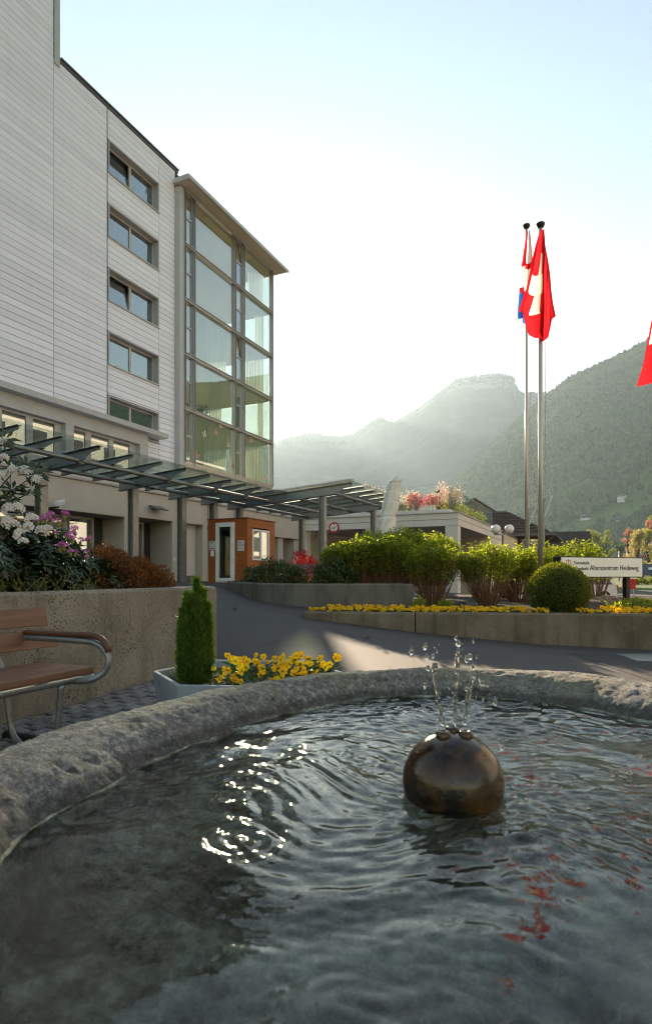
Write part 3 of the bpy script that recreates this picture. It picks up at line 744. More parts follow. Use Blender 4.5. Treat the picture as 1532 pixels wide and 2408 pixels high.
# things standing in the glazed rooms
ac = thing('armchair', 'dark armchair standing behind the glass in the second glazed room from below', 'armchair', (-21.3, 27.2, FL[1] + .1), 'B')
MB().box(-21.7, -20.95, 26.85, 27.5, FL[1] + .3, FL[1] + .52).build('seat', M['black'], ac, 'B', bevel=.05)
MB().hexa([(-21.75, 26.8, FL[1] + .45), (-21.55, 26.8, FL[1] + .45), (-21.55, 27.5, FL[1] + .45), (-21.75, 27.5, FL[1] + .45), (-21.95, 26.85, FL[1] + 1.15), (-21.8, 26.85, FL[1] + 1.15), (-21.8, 27.45, FL[1] + 1.15), (-21.95, 27.45, FL[1] + 1.15)]).build('backrest', M['black'], ac, 'B', bevel=.05)
for (t_, s_) in ((-21.65, 26.9), (-21.65, 27.45), (-21.0, 26.9), (-21.0, 27.45)): MB().box(t_ - .03, t_ + .03, s_ - .03, s_ + .03, FL[1] + .1, FL[1] + .3).build('leg', M['black'], ac, 'B')
def potted(base, name, label, h, n, mat, pot=True, frame='B', L=.3):
    t_ = thing(name, label, 'plant', base, frame)
    b = np.array(base)
    if pot: MB().lathe([(.0, 0), (.14, 0), (.18, .32), (.16, .32), (.15, .28), (0, .28)], base, 14).build('pot', M['trim_dark'], t_, smooth=False)
    g = Geo(); rng = np.random.default_rng(int(h * 100) + n)
    d = nrm(np.stack([rng.normal(size=n), rng.normal(size=n), rng.uniform(.2, 1.2, n)], 1))
    p0 = b + np.array([0, 0, .28 if pot else 0]) + rng.normal(size=(n, 3)) * .04 + np.array([0, 0, 1]) * rng.uniform(0, h * .55, (n, 1))
    g.leaves(p0 + d * .1, d, rdir(n, rng) + np.array([0, 0, 1.]), rng.uniform(.6, 1.1, n) * L, rng.uniform(.2, .32, n) * L)
    g.build('foliage', mat, t_)
    g = Geo(); g.poly([b + (0, 0, .25 if pot else 0), b + (0, 0, h * .6)], .02, .012); g.build('stem', M['stem'], t_); return t_
potted((-21.2, 28.1, FL[1] + .1), 'potted_plant', 'dark leafy pot plant behind the glass beside the armchair', 1.1, 40, M['lf_rhodo'], L=.34)
potted((-21.1, 31.6, FL[3] + .1), 'potted_plant', 'climbing pot plant behind the glass of the second glazed room from above', 1.6, 80, M['lf_rhodo'], L=.22)

# ------------------------------------------------------------------ ground floor wing with terrace
gf = thing('entrance_wing', 'beige rendered single storey entrance wing with terrace and glass balustrade on top', 'building', (-14.75, 18, .8), 'B')
mb = MB(); mb.box(-20.44, -15.95, 3, 28.6, .2, 4.0); mb.build('wall', M['render'], gf, 'B')
fas = [(3.0, 10.9, 2.95), (10.93, 15.25, 3.02), (15.62, 17.72, 3.08), (18.1, 19.62, 3.08), (19.98, 21.6, 3.08), (21.9, 23.4, 3.0), (23.42, 24.7, 2.95), (24.72, 28.55, 2.95)]
for (a, b, z0) in fas: MB().box(-15.94, -14.75, a, b, z0, 4.0).build('fascia', M['render'], gf, 'B', bevel=.012)
for s0 in (15.27, 17.74, 19.64, 21.62):
    MB().box(-15.94, -14.86, s0, s0 + .33, .3, 3.995).build('pilaster', M['render'], gf, 'B', bevel=.01)
for s0, w in ((23.0, .5), (24.4, .55), (25.9, .5), (27.6, .9)): MB().box(-15.94, -14.90, s0, s0 + w, .3, 2.945).build('pilaster', M['render'], gf, 'B', bevel=.01)
MB().box(-20.4, -14.68, 3, 28.65, 4.005, 4.035).box(-14.80, -14.66, 3, 28.67, 4.037, 4.13).build('coping', M['trim'], gf, 'B')
MB().box(-15.94, -15.2, 18.1, 19.62, 1.02, 3.078).build('white_wall', M['render_white'], gf, 'B'); MB().box(-15.94, -15.17, 18.09, 19.63, .3, 1.018).build('plinth', M['trim_dark'], gf, 'B')
def door(parent, s0, s1, z0, z1, t, name='door', stile=.09, mat=None, glass=None, handle=1):
    mb = MB(); ring(mb, t - .04, t + .04, s0, s1, z0, z1, stile); d = mb.build(name, mat or M['winframe'], parent, 'B')
    pane(d, t, s0 + stile, s1 - stile, z0 + stile, z1 - stile, glass)
    if handle:
        hs = s1 - stile * .5
        MB().box(t + .042, t + .06, hs - .02, hs + .02, z0 + .92, z0 + 1.16).bar((t + .08, hs, z0 + 1.05), (t + .08, hs - .12, z0 + 1.05), .02, .02).build('handle', M['mullion'], d, 'B')
    return d
for (a, b) in ((10.95, 12.2), (12.2, 13.55), (13.55, 14.75)): door(gf, a, b, .85, 3.0, -15.75, 'door' if a > 12 else 'window', handle=a > 12)
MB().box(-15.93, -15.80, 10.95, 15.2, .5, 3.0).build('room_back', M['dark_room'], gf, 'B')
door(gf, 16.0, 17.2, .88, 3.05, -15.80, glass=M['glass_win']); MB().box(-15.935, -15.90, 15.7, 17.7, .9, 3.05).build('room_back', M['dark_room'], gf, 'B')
for (a, b) in ((22.35, 22.95), (23.6, 24.3), (25.1, 25.8), (26.6, 27.4)): door(gf, a, b, 1.0, 2.9, -15.88, 'window', .06, handle=0)
door(gf, 5, 7.6, .85, 2.9, -15.75, 'window', handle=0); door(gf, 7.7, 10.2, .85, 2.9, -15.75, 'window', handle=0)
# terrace balustrade
for i in range(10):
    a = 15.45 + i * 1.32; w = 1.30
    if a + w > 28.7: break
    MB().box(-14.98, -14.962, a, a + w, 4.06, 5.25).build('balustrade_pane', M['glass_clear'], gf, 'B')
    MB().box(-14.985, -14.957, a, a + w, 5.251, 5.268).build('pane_cap', M['mullion'], gf, 'B')
# small fittings on the wing
wl = thing('wall_lamp', 'flat dark wall lamp on the beige fascia above the recessed door', 'lamp', (-14.75, 16.6, 3.45), 'B')
MB().box(-14.75, -14.62, 16.52, 16.68, 3.46, 3.53).build('bracket', M['trim_dark'], wl, 'B'); MB().ext([(-14.70, 3.50), (-14.35, 3.38), (-14.33, 3.41), (-14.66, 3.56)], 'y', 16.3, 16.95).build('lamp_head', M['trim_dark'], wl, 'B')
cc = thing('security_camera', 'white security camera on a dark arm beside the steel column', 'camera', (-14.75, 11.3, 3.1), 'B')
MB().bar((-14.9, 12.1, 3.0), (-14.3, 12.1, 3.02), .05, .05).build('arm', M['black'], cc, 'B'); MB().bar((-14.45, 12.4, 3.22), (-14.2, 11.95, 3.08), .13, .13).build('housing', M['white_plastic'], cc, 'B', bevel=.015)
sh = thing('wall_shelf', 'small white wall shelf with fittings on the white entrance wall', 'shelf', (-15.2, 18.5, 2.6), 'B')
MB().box(-15.2, -15.0, 18.35, 18.95, 2.58, 2.62).build('board', M['white_plastic'], sh, 'B')
for s_ in (18.45, 18.65, 18.8): MB().box(-15.15, -15.05, s_, s_ + .09, 2.625, 2.76).build('fitting', M['mullion'], sh, 'B')
sp = thing('switch_plate', 'pale switch plate on the wall beside the recessed door', 'switch', (-15.9, 17.45, 1.3), 'B')
MB().box(-14.85, -14.835, 17.8, 18.0, 1.6, 1.72).build('plate', M['white_plastic'], sp, 'B'); MB().box(-14.834, -14.825, 17.92, 17.98, 1.63, 1.69).build('button', M['trim'], sp, 'B')

# ------------------------------------------------------------------ steel and glass canopy
cn = thing('steel_canopy', 'galvanised steel canopy with glass roof running along the entrance wing', 'canopy', (-11.5, 14, .8), 'B')
def zt(t): return 3.66 + (t + 11.75) * .075
def hcol(t, s, z1):
    z0 = g1(*bw(t, s)) - .05; h = .1; f = .014
    mb = MB(); mb.box(t - h, t - h + f, s - h, s + h, z0, z1); mb.box(t + h - f, t + h, s - h, s + h, z0, z1); mb.box(t - h + f, t + h - f, s - .006, s + .006, z0, z1)
    o = mb.build('column', M['galv'], cn, 'B')
    for zz in (1.6, 2.6): MB().box(t + h, t + h + .01, s - .05, s - .03, z0 + zz, z0 + zz + .02).box(t + h, t + h + .01, s + .03, s + .05, z0 + zz, z0 + zz + .02).build('bolt', M['mullion'], o, 'B')
for s_ in (6.3, 9.28, 12.15, 14.18, 15.78, 17.3, 22.0): hcol(-11.5, s_, zt(-11.5) - .30)
for s_ in (17.3, 22.0): hcol(-8.28, s_, zt(-8.28) - .30)
def rafter(s, t0, t1, deep, tip, w=.11, nm='rafter'):
    mb = MB()
    def q(t): return zt(t)
    dz0 = deep; tk = t1 - .55
    mb.hexa([(t0, s - w / 2, q(t0) - .014), (t1, s - w / 2, q(t1) - .014), (t1, s + w / 2, q(t1) - .014), (t0, s + w / 2, q(t0) - .014), (t0, s - w / 2, q(t0)), (t1, s - w / 2, q(t1)), (t1, s + w / 2, q(t1)), (t0, s + w / 2, q(t0))])
    mb.ext([(t0, q(t0) - dz0), (tk, q(tk) - dz0), (tk + .25, q(tk + .25) - tip), (t1, q(t1) - tip * .8), (t1, q(t1) - .015), (t0, q(t0) - .015)], 'y', s - .008, s + .008)
    mb.hexa([(t0, s - w / 2, q(t0) - dz0 - .014), (tk, s - w / 2, q(tk) - dz0 - .014), (tk, s + w / 2, q(tk) - dz0 - .014), (t0, s + w / 2, q(t0) - dz0 - .014), (t0, s - w / 2, q(t0) - dz0), (tk, s - w / 2, q(tk) - dz0), (tk, s + w / 2, q(tk) - dz0), (t0, s + w / 2, q(t0) - dz0)])
    return mb.build(nm, M['galv'], cn, 'B')
BIG = (6.3, 9.28, 12.15, 14.18, 15.78)
RS = [5.3, 6.3, 7.35, 8.32, 9.28, 10.25, 11.22, 12.15, 13.16, 14.18, 14.97, 15.78, 16.55]
for s_ in RS: rafter(s_, -12.0, -9.7, .28 if s_ in BIG else .14, .10, .14 if s_ in BIG else .10, 'beam' if s_ in BIG else 'rafter')
for s_ in (17.3, 22.0): rafter(s_, -12.0, -7.22, .28, .14, .16, 'beam')
for s_ in (18.25, 19.2, 20.15, 21.1): rafter(s_, -12.0, -7.22, .13, .09)
for (t_, a, b) in ((-11.3, 4.5, 22.0), (-10.35, 4.5, 22.0), (-9.3, 17.3, 22.0), (-7.95, 17.3, 22.0)):
    MB().tube([(t_, a, zt(t_) - .21), (t_, b, zt(t_) - .21)], .055, 14).build('pipe', M['galv'], cn, 'B', smooth=True)
ends = RS + [17.3, 18.25, 19.2, 20.15, 21.1, 22.0]
for a, b in zip(ends[:-1], ends[1:]):
    t1 = -9.62 if b < 17.4 else -7.10
    MB().hexa([(-12.1, a + .006, zt(-12.1) + .012), (t1, a + .006, zt(t1) + .012), (t1, b - .006, zt(t1) + .012), (-12.1, b - .006, zt(-12.1) + .012), (-12.1, a + .006, zt(-12.1) + .027), (t1, a + .006, zt(t1) + .027), (t1, b - .006, zt(t1) + .027), (-12.1, b - .006, zt(-12.1) + .027)]).build('glass_panel', M['glass_edge'], cn, 'B')
MB().hexa([(-12.1, 17.12, zt(-12.1) + .03), (-7.18, 17.12, zt(-7.18) + .03), (-7.18, 17.40, zt(-7.18) + .03), (-12.1, 17.40, zt(-12.1) + .03), (-12.1, 17.12, zt(-12.1) + .10), (-7.18, 17.12, zt(-7.18) + .10), (-7.18, 17.40, zt(-7.18) + .10), (-12.1, 17.40, zt(-12.1) + .10)]).build('flashing', M['trim'], cn, 'B')
# ------------------------------------------------------------------ text as flat mesh
_txt = {}
def text_mesh(body, mat, size=1.0, sx=1.0, align='LEFT', bold=0.0):
    cu = bpy.data.curves.new('txt', 'FONT'); cu.body = body; cu.size = size; cu.align_x = align; cu.extrude = .0015; cu.offset = bold; cu.resolution_u = 3
    o = bpy.data.objects.new('txt', cu); C.objects.link(o)
    me = bpy.data.meshes.new_from_object(o.evaluated_get(bpy.context.evaluated_depsgraph_get()))
    bpy.data.objects.remove(o); bpy.data.curves.remove(cu)
    me.transform(Matrix.Diagonal((sx, 1, 1, 1)))
    me.materials.clear(); me.materials.append(mat)
    return me

# ------------------------------------------------------------------ timber kiosk
ka, kb, k0, k1, kz, kt = -11.13, -9.70, 15.0, 16.65, .74, 2.76
kz0 = min(g1(*bw(ka, k0)), g1(*bw(kb, k0))) - .03
ks = thing('timber_kiosk', 'small orange brown timber cabin with white glazed door and white window', 'cabin', (-10.4, 15.8, kz0), 'B')
mb = MB(); e = .035
mb.box(ka + e, kb - e, k1 - .05, k1 - e, kz0, kt - .02); mb.box(ka + e, ka + .08, k0 + e, k1 - .05, kz0, kt - .02); mb.box(ka + e, kb - e, k0 + e, k1 - e, kt - .05, kt - .02); mb.box(ka + e, kb - e, k0 + e, k1 - e, kz0, .82)
mb.build('carcass', M['chalet_wood'], ks, 'B')
MB().box(ka + .09, kb - .3, k1 - .09, k1 - .06, kz0 + .1, kt - .06).box(ka + .085, ka + .10, k0 + .06, k1 - .1, kz0 + .1, kt - .06).box(kb - .25, kb - .22, k0 + .06, k1 - .1, kz0 + .1, kt - .06).build('dim_panels', M['dark_room'], ks, 'B')  # dark panels added so the cabin looks dim behind its panes
D0, D1, W0, W1, WZ0, WZ1 = -10.85, -10.15, 15.28, 16.28, 1.50, 2.46
nb_ = 16; bh = (kt - kz0) / nb_
for i in range(nb_):
    z0 = kz0 + i * bh; z1 = z0 + bh - .003; zc = (z0 + z1) / 2
    segs = [(ka, D0 - .005), (D1 + .005, kb)] if .80 < zc < 2.64 else [(ka, kb)]
    for (a, b) in segs: MB().box(a, b, k0, k0 + .034, z0, z1).build('plank', M['kiosk_wood'], ks, 'B', bevel=.004)
    segs = [(k0 + .036, W0 - .005), (W1 + .005, k1)] if WZ0 - .05 < zc < WZ1 + .03 else [(k0 + .036, k1)]
    for (a, b) in segs: MB().box(kb - .034, kb, a, b, z0, z1).build('plank', M['kiosk_wood'], ks, 'B', bevel=.004)
MB().box(ka - .03, kb + .03, k0 - .03, k1 + .02, kt + .001, kt + .03).build('roof', M['chalet_wood'], ks, 'B')
def fring(mb, s0, s1, a, b, z0, z1, w):      # frame in the t-z plane
    mb.box(a, b, s0, s1, z1 - w, z1); mb.box(a, b, s0, s1, z0, z0 + w); mb.box(a, a + w, s0, s1, z0 + w, z1 - w); mb.box(b - w, b, s0, s1, z0 + w, z1 - w)
mb = MB(); fring(mb, k0 - .02, k0 + .05, D0, D1, .82, 2.66, .05); dr = mb.build('door', M['white_plastic'], ks, 'B', bevel=.004)
mb = MB(); fring(mb, k0 - .05, k0 + .02, D0 + .035, D1 - .035, .855, 2.625, .10); mb.build('door_leaf', M['white_plastic'], dr, 'B', bevel=.006)
MB().box(D0 + .135, D1 - .135, k0 - .02, k0 - .008, .955, 2.525).build('pane', M['glass_clear'], dr, 'B')
MB().box(D0 + .07, D0 + .10, k0 - .075, k0 - .05, 1.55, 1.78).bar((D0 + .085, k0 - .10, 1.71), (D0 + .21, k0 - .10, 1.71), .02, .025).build('handle', M['white_plastic'], dr, 'B')
for zz in (.98, 1.45, 1.95, 2.42): MB().box(D1 - .07, D1 + .005, k0 - .07, k0 - .045, zz, zz + .10).build('hinge', M['white_plastic'], dr, 'B')
mb = MB(); ring(mb, kb - .05, kb + .02, W0, W1, WZ0, WZ1, .06); mb.box(kb - .045, kb + .015, 15.745, 15.815, WZ0 + .06, WZ1 - .06); wn_ = mb.build('window', M['white_plastic'], ks, 'B', bevel=.004)
for (a, b) in ((W0 + .06, 15.745), (15.815, W1 - .06)):
    pane(wn_, kb - .02, a, b, WZ0 + .06, WZ1 - .06, M['glass_win'])
    n = 40; sv = np.linspace(a, b, n); tv = kb - .14 + .02 * np.sin(sv * 95)
    V = np.concatenate([np.stack([tv, sv, np.full(n, WZ0)], 1), np.stack([tv, sv, np.full(n, WZ1 - .05)], 1)]) - np.array(BASE[ks.name][1])
    i = np.arange(n - 1); put(mesh_np('curtain', V, np.stack([i, i + 1, i + 1 + n, i + n], 1), [M['curtain']], True), 'curtain', wn_)
def notice(label, a, b, z0, z1, lines):
    t_ = thing('paper_notice', label, 'notice', ((a + b) / 2, k0 - .004, z0), 'B')
    MB().box(a, b, k0 - .010, k0 - .002, z0, z1).build('sheet', M['paper'], t_, 'B')
    for (fz, x0, x1, hh) in lines:
        zc = z0 + (z1 - z0) * fz; w = b - a
        MB().box(a + w * x0, a + w * x1, k0 - .0135, k0 - .0105, zc, zc + hh).build('print_line', M['ink'], t_, 'B')
notice('white notice with small pictures left of the cabin door', -11.10, -10.87, 1.82, 2.10, [(.9, .1, .8, .008), (.82, .1, .9, .008), (.74, .3, .7, .008), (.45, .05, .95, .006), (.15, .08, .3, .03), (.15, .38, .62, .03), (.15, .7, .92, .03)])
notice('white printed notice right of the cabin door', -10.04, -9.81, 1.78, 2.10, [(.9, .1, .22, .012), (.78, .12, .75, .010), (.72, .12, .55, .008), (.6, .12, .85, .006), (.55, .12, .8, .006), (.45, .12, .85, .006), (.4, .12, .7, .006), (.28, .12, .3, .006), (.18, .12, .85, .010)])
MB().box(-10.99, -10.90, k0 - .09, k0 - .003, 1.62, 1.80).build('soap_dispenser', M['white_plastic'], None, 'B', (-10.95, k0, 1.62), bevel=.015)
tag(bpy.data.objects['soap_dispenser'], 'small white dispenser fixed to the cabin left of the door', 'dispenser')

# ------------------------------------------------------------------ covered drive-in with roof terrace
an = thing('drive_in_annexe', 'low beige annexe with open drive-in bays and planted roof terrace', 'building', (-10, 30, .3), 'B')
A0, A1 = 28.6, 42.0
MB().box(-15.0, -6.38, A0, A1, 3.46, 3.78).build('fascia_lower', M['render_white'], an, 'B', bevel=.01)
MB().box(-15.0, -6.36, A0 - .03, A1, 3.79, 4.08).build('fascia_upper', M['render_white'], an, 'B', bevel=.01)
MB().box(-15.0, -6.28, A0 - .12, A1 + .05, 4.085, 4.14).build('coping', M['trim'], an, 'B')
MB().box(-14.6, -6.9, A0 + .45, A1 - .3, 4.145, 4.34).build('roof_upstand', M['render_white'], an, 'B')
for (a, b) in ((-15.0, -14.75), (-11.22, -9.18), (-7.02, -6.40)): MB().box(a, b, A0 + .02, A0 + .65, -.3, 3.455).build('pier', M['render_white'], an, 'B', bevel=.01)
MB().box(-15.0, -6.45, 37.6, 38.0, -.4, 3.455).build('back_wall', M['soffit'], an, 'B'); MB().box(-6.7, -6.42, 38.0, 42, -.5, 3.455).build('side_wall', M['render_white'], an, 'B')
MB().box(-15.3, -15.0, A0, 38, -.2, 3.455).build('inner_wall', M['soffit'], an, 'B')
for (t_, s_) in ((-13.0, 32), (-8.3, 31.5), (-8.3, 34.5)): MB().lathe([(0, 0), (.2, 0), (.22, .06), (.2, .10)], (t_, s_, 3.355), 16).build('ceiling_light', M['white_plastic'], an)
MB().tube([(-11.35, A0 + .1, 3.4), (-11.35, A0 + .1, .4)], .045, 8).build('downpipe', M['mullion'], an, 'B', smooth=True)
for i in range(8):
    a = -14.4 + i * .98
    if a + .96 > -6.9: break
    MB().box(a, a + .965, A0 + .50, A0 + .518, 4.345, 5.50).build('balustrade_pane', M['glass_clear'], an, 'B'); MB().box(a, a + .965, A0 + .497, A0 + .521, 5.502, 5.518).build('pane_cap', M['mullion'], an, 'B')
for i in range(10):
    a = A0 + .53 + i * 1.28
    MB().box(-6.985, -6.967, a, a + 1.265, 4.345, 5.50).build('balustrade_pane', M['glass_clear'], an, 'B'); MB().box(-6.988, -6.964, a, a + 1.265, 5.502, 5.518).build('pane_cap', M['mullion'], an, 'B')
cb = thing('cream_outbuilding', 'flat roofed cream outbuilding between the annexe and the timber chalet', 'building', (-8, 46, -.3), 'B')
MB().box(-14, -6.41, 42.1, 51, -.6, 3.98).build('wall', M['cream'], cb, 'B'); MB().box(-14.1, -6.3, 42.06, 51.1, 3.985, 4.08).build('coping', M['trim_dark'], cb, 'B')
for i in range(6): MB().box(-6.405, -6.39, 49.0, 49.6, 1.6 + i * .14, 1.68 + i * .14).build('louvre', M['trim_dark'], cb, 'B')
MB().box(-6.405, -6.37, 48.95, 49.65, 2.45, 2.52).build('lintel', M['trim'], cb, 'B')
# height limit sign
hs = thing('height_limit_sign', 'round red and white height limit sign reading 2.6 m on the annexe fascia', 'traffic sign', (-12.95, A0 - .06, 3.25), 'B')
def disc(mb, t, s, z, r, th, n=32): mb.ext([(t + r * math.cos(2 * math.pi * i / n), z + r * math.sin(2 * math.pi * i / n)) for i in range(n)], 'y', s, s - th)
hx, hz = -13.0, 3.58
mb = MB(); disc(mb, hx, A0 - .035, hz, .30, .01); mb.build('red_ring', M['red_paint'], hs, 'B')
mb = MB(); disc(mb, hx, A0 - .046, hz, .215, .004); mb.build('white_face', M['white_paint'], hs, 'B')
mb = MB(); mb.ext([(hx - .06, hz + .2), (hx + .06, hz + .2), (hx, hz + .12)], 'y', A0 - .051, A0 - .056); mb.ext([(hx - .06, hz - .2), (hx + .06, hz - .2), (hx, hz - .12)], 'y', A0 - .051, A0 - .056); mb.build('arrow', M['black_paint'], hs, 'B')
for (bd, dx, sz, dz) in (('2,6', -.165, .20, -.065), ('m', .08, .13, .0)):
    o = put(text_mesh(bd, M['black_paint'], sz, 1.0, bold=.003), 'lettering', hs, Vector((hx + dx, A0 - .053, hz + dz)) - BASE[hs.name][1], (math.radians(90), 0, 0))

# ------------------------------------------------------------------ houses behind
M['tile'] = pmat('brown_roof_tile', (.10, .065, .05), (.055, .036, .03), 6, .8, .5, 20, objrand=.3, bdist=.05)
M['tile_dark'] = pmat('dark_roof_tile', (.06, .05, .048), (.04, .034, .033), 5, .8, .5, 14, bdist=.05)
def hip_roof(mb, t0, t1, s0, s1, z0, z1, rl):      # ridge along t, rl inset
    sm = (s0 + s1) / 2
    mb.add([(t0, s0, z0), (t1, s0, z0), (t1, s1, z0), (t0, s1, z0), (t0 + rl, sm, z1), (t1 - rl, sm, z1), (t0, s0, z0 - .18), (t1, s0, z0 - .18), (t1, s1, z0 - .18), (t0, s1, z0 - .18)],
           [(0, 1, 5, 4), (1, 2, 5), (2, 3, 4, 5), (3, 0, 4), (6, 9, 8, 7), (0, 6, 7, 1), (1, 7, 8, 2), (2, 8, 9, 3), (3, 9, 6, 0)])
ch = thing('timber_chalet', 'red brown timber house with tiled hip roof and copper gutter behind the globe lamps', 'house', (-9, 53, -.4), 'B')
MB().box(-16, -4.6, 51.2, 60, -.6, 1.8).build('base_wall', M['cream'], ch, 'B')
MB().box(-15.98, -4.62, 51.22, 59.98, 1.8, 4.3).build('wall', M['chalet_wood'], ch, 'B')
mb = MB(); hip_roof(mb, -17.2, -3.5, 50.0, 61.2, 4.35, 6.9, 4.5); rf = mb.build('roof', M['tile'], ch, 'B')
for j in range(1, 9):            # tile courses on the roof face in view
    q = j / 9; z = 4.35 + 2.55 * q; s_ = 50.0 + 5.6 * q; a = -17.2 + 4.5 * q; b = -3.5 - 4.5 * q
    MB().bar((a, s_ - .02, z + .03), (b, s_ - .02, z + .03), .10, .05).build('tile_course', M['tile'], rf, 'B')
for i in range(12): MB().box(-4.61, -4.55, 51.3 + i * .72, 51.4 + i * .72, 1.85, 4.28).build('post', M['chalet_wood'], ch, 'B')
for i in range(8): MB().box(-15.9 + i * 1.6, -15.75 + i * 1.6, 51.14, 51.22, 1.85, 4.28).build('post', M['chalet_wood'], ch, 'B')
MB().box(-16, -4.55, 51.1, 51.22, 1.75, 1.95).build('sill_beam', M['chalet_wood'], ch, 'B')
for (a, b) in ((-8.9, -6.4), (-6.1, -4.9)): MB().box(a, b, 51.16, 51.2, 2.2, 4.0).build('window', M['glass_win'], ch, 'B')
MB().tube([(-17.2, 49.95, 4.26), (-3.45, 49.95, 4.26), (-3.45, 61.2, 4.26)], .08, 8).build('gutter', M['trim_dark'], ch, 'B', smooth=True)
MB().tube([(-3.5, 50.2, 4.2), (-4.2, 50.9, 3.7), (-4.5, 51.1, 3.3), (-4.5, 51.1, 0)], .06, 8).build('downpipe', M['trim_dark'], ch, 'B', smooth=True)
def gable_house(name, label, c, w, d, hw, hr, rz, wall, roof, wins=3, lower=None):
    t_ = thing(name, label, 'house', c); t_.rotation_euler = (0, 0, rz); BASE[t_.name] = ('W', Vector((0, 0, 0)))
    mb = MB(); mb.ext([(-w / 2, -1.5), (w / 2, -1.5), (w / 2, hw), (0, hr - .15), (-w / 2, hw)], 'y', -d / 2, d / 2); mb.build('wall', wall, t_)
    if lower: MB().box(-w / 2 - .02, w / 2 + .02, -d / 2 - .02, d / 2 + .02, -1.5, hw * .45).build('plinth', lower, t_)
    o = w * .08; k = (hr - hw) / (w / 2); mb = MB()
    for sg in (-1, 1): mb.hexa([(0, -d / 2 - o, hr), (sg * (w / 2 + o), -d / 2 - o, hw - k * o), (sg * (w / 2 + o), d / 2 + o, hw - k * o), (0, d / 2 + o, hr), (0, -d / 2 - o, hr + .25), (sg * (w / 2 + o), -d / 2 - o, hw - k * o + .25), (sg * (w / 2 + o), d / 2 + o, hw - k * o + .25), (0, d / 2 + o, hr + .25)])
    mb.build('roof', roof, t_)
    for i in range(wins):
        x = -w / 2 + w * (i + .5) / wins
        for zz in ((hw * .62,) if hw < 3.4 else (hw * .25, hw * .68)):
            MB().box(x - .5, x + .5, -d / 2 - .06, -d / 2 + .02, zz, zz + 1.1).build('window', M['dark_room'], t_)
            y = -d / 2 + d * (i + .5) / wins
            MB().box(-w / 2 - .06, -w / 2 + .02, y - .5, y + .5, zz, zz + 1.1).build('window', M['dark_room'], t_)
    return t_
gable_house('house', 'house with wide dark tiled roof just behind the timber chalet', (P(1316, 1300, 78).x, 80, -.5), 6.6, 8, 3.8, 7.2, math.radians(78), M['cream'], M['tile_dark'])
gable_house('house', 'brown roofed house peeping over the glass balustrade of the roof terrace', (P(1122, 1300, 86).x, 90, 0), 7.4, 9, 9.6, 12.0, math.radians(-8), M['chalet_wood'], M['tile'])
w_white = pmat('far_white_wall', (.68, .68, .68), None, .5, .8)
hw_ = gable_house('house', 'white house with dark blue grey roof and skylights at the meadow edge', (P(1536, 1340, 118).x, 118, -.5), 5, 6.5, 1.8, 3.5, math.radians(60), w_white, pmat('slate_roof', (.05, .06, .08), None, .6, .5))
MB().box(-1.7, -1.1, -1.6, -.9, 2.5, 3.05).box(-1.7, -1.1, .2, .9, 2.5, 3.05).build('skylight', M['white_plastic'], hw_)
def on_mt(px, py, mt, lo, hi):
    """the point of a slope seen in that direction"""
    az = math.atan((px - 766) / FX); rr = np.linspace(lo, hi, 900); z = mt.zi(np.full(900, az), rr)
    k = int(np.argmax((z - H) / (rr * math.cos(az)) >= (1352 - py) / FX)); r = rr[k]
    return Vector((r * math.sin(az), r * math.cos(az), z[k]))
far_roof = pmat('far_brown_roof', (.10, .085, .08), None, .4, .8); far_wood = pmat('far_brown_wall', (.12, .09, .075), None, .4, .8)
for (px, py, w, d, hw2, hr2, rz, wl_, lab, low) in ((1376, 1222, 11, 9, 5, 8.4, .35, far_wood, 'brown and white farmhouse at the upper left edge of the hillside meadow', w_white),
                                           (1466, 1228, 12, 20, 5, 9, 1.25, far_wood, 'large brown barn with white base on the hillside meadow', w_white),
                                           (1462, 1180, 13, 10, 8, 11, .8, w_white, 'white farmhouse with many windows high among trees on the hillside', None),
                                           (1452, 1177, 7, 6, 4, 6, .5, w_white, 'small pale shed beside the high white farmhouse', None)):
    q = on_mt(px, py, mt1, 765, 1500)
    gable_house('farmhouse' if w > 8 else 'shed', lab, (q.x, q.y, q.z), w, d, hw2, hr2, rz, wl_, far_roof, 4, low)

# building across the yard, behind the photographer's right shoulder (seen only as a reflection in the panes)
ob = thing('opposite_building', 'sunlit cream apartment house across the street, mirrored in the windows', 'building', (14, 40, -.6), 'B')
MB().box(14, 24, 6, 76, -1.2, 17.5).build('wall', pmat('opposite_render', (.76, .72, .64), (.72, .68, .60), .5, .85), ob, 'B'); MB().box(13.4, 24.6, 5.4, 76.6, 17.51, 17.85).build('roof', M['trim_dark'], ob, 'B')
for fl in range(6):
    for i in range(14): MB().box(13.96, 14.02, 8.5 + i * 4.9, 10.2 + i * 4.9, .7 + fl * 2.85, 2.2 + fl * 2.85).build('window', M['dark_room'], ob, 'B')
    for i in range(4): MB().box(12.7, 13.99, 18 + i * 14.7, 25 + i * 14.7, .1 + fl * 2.85, .25 + fl * 2.85).build('balcony', M['cream'], ob, 'B')

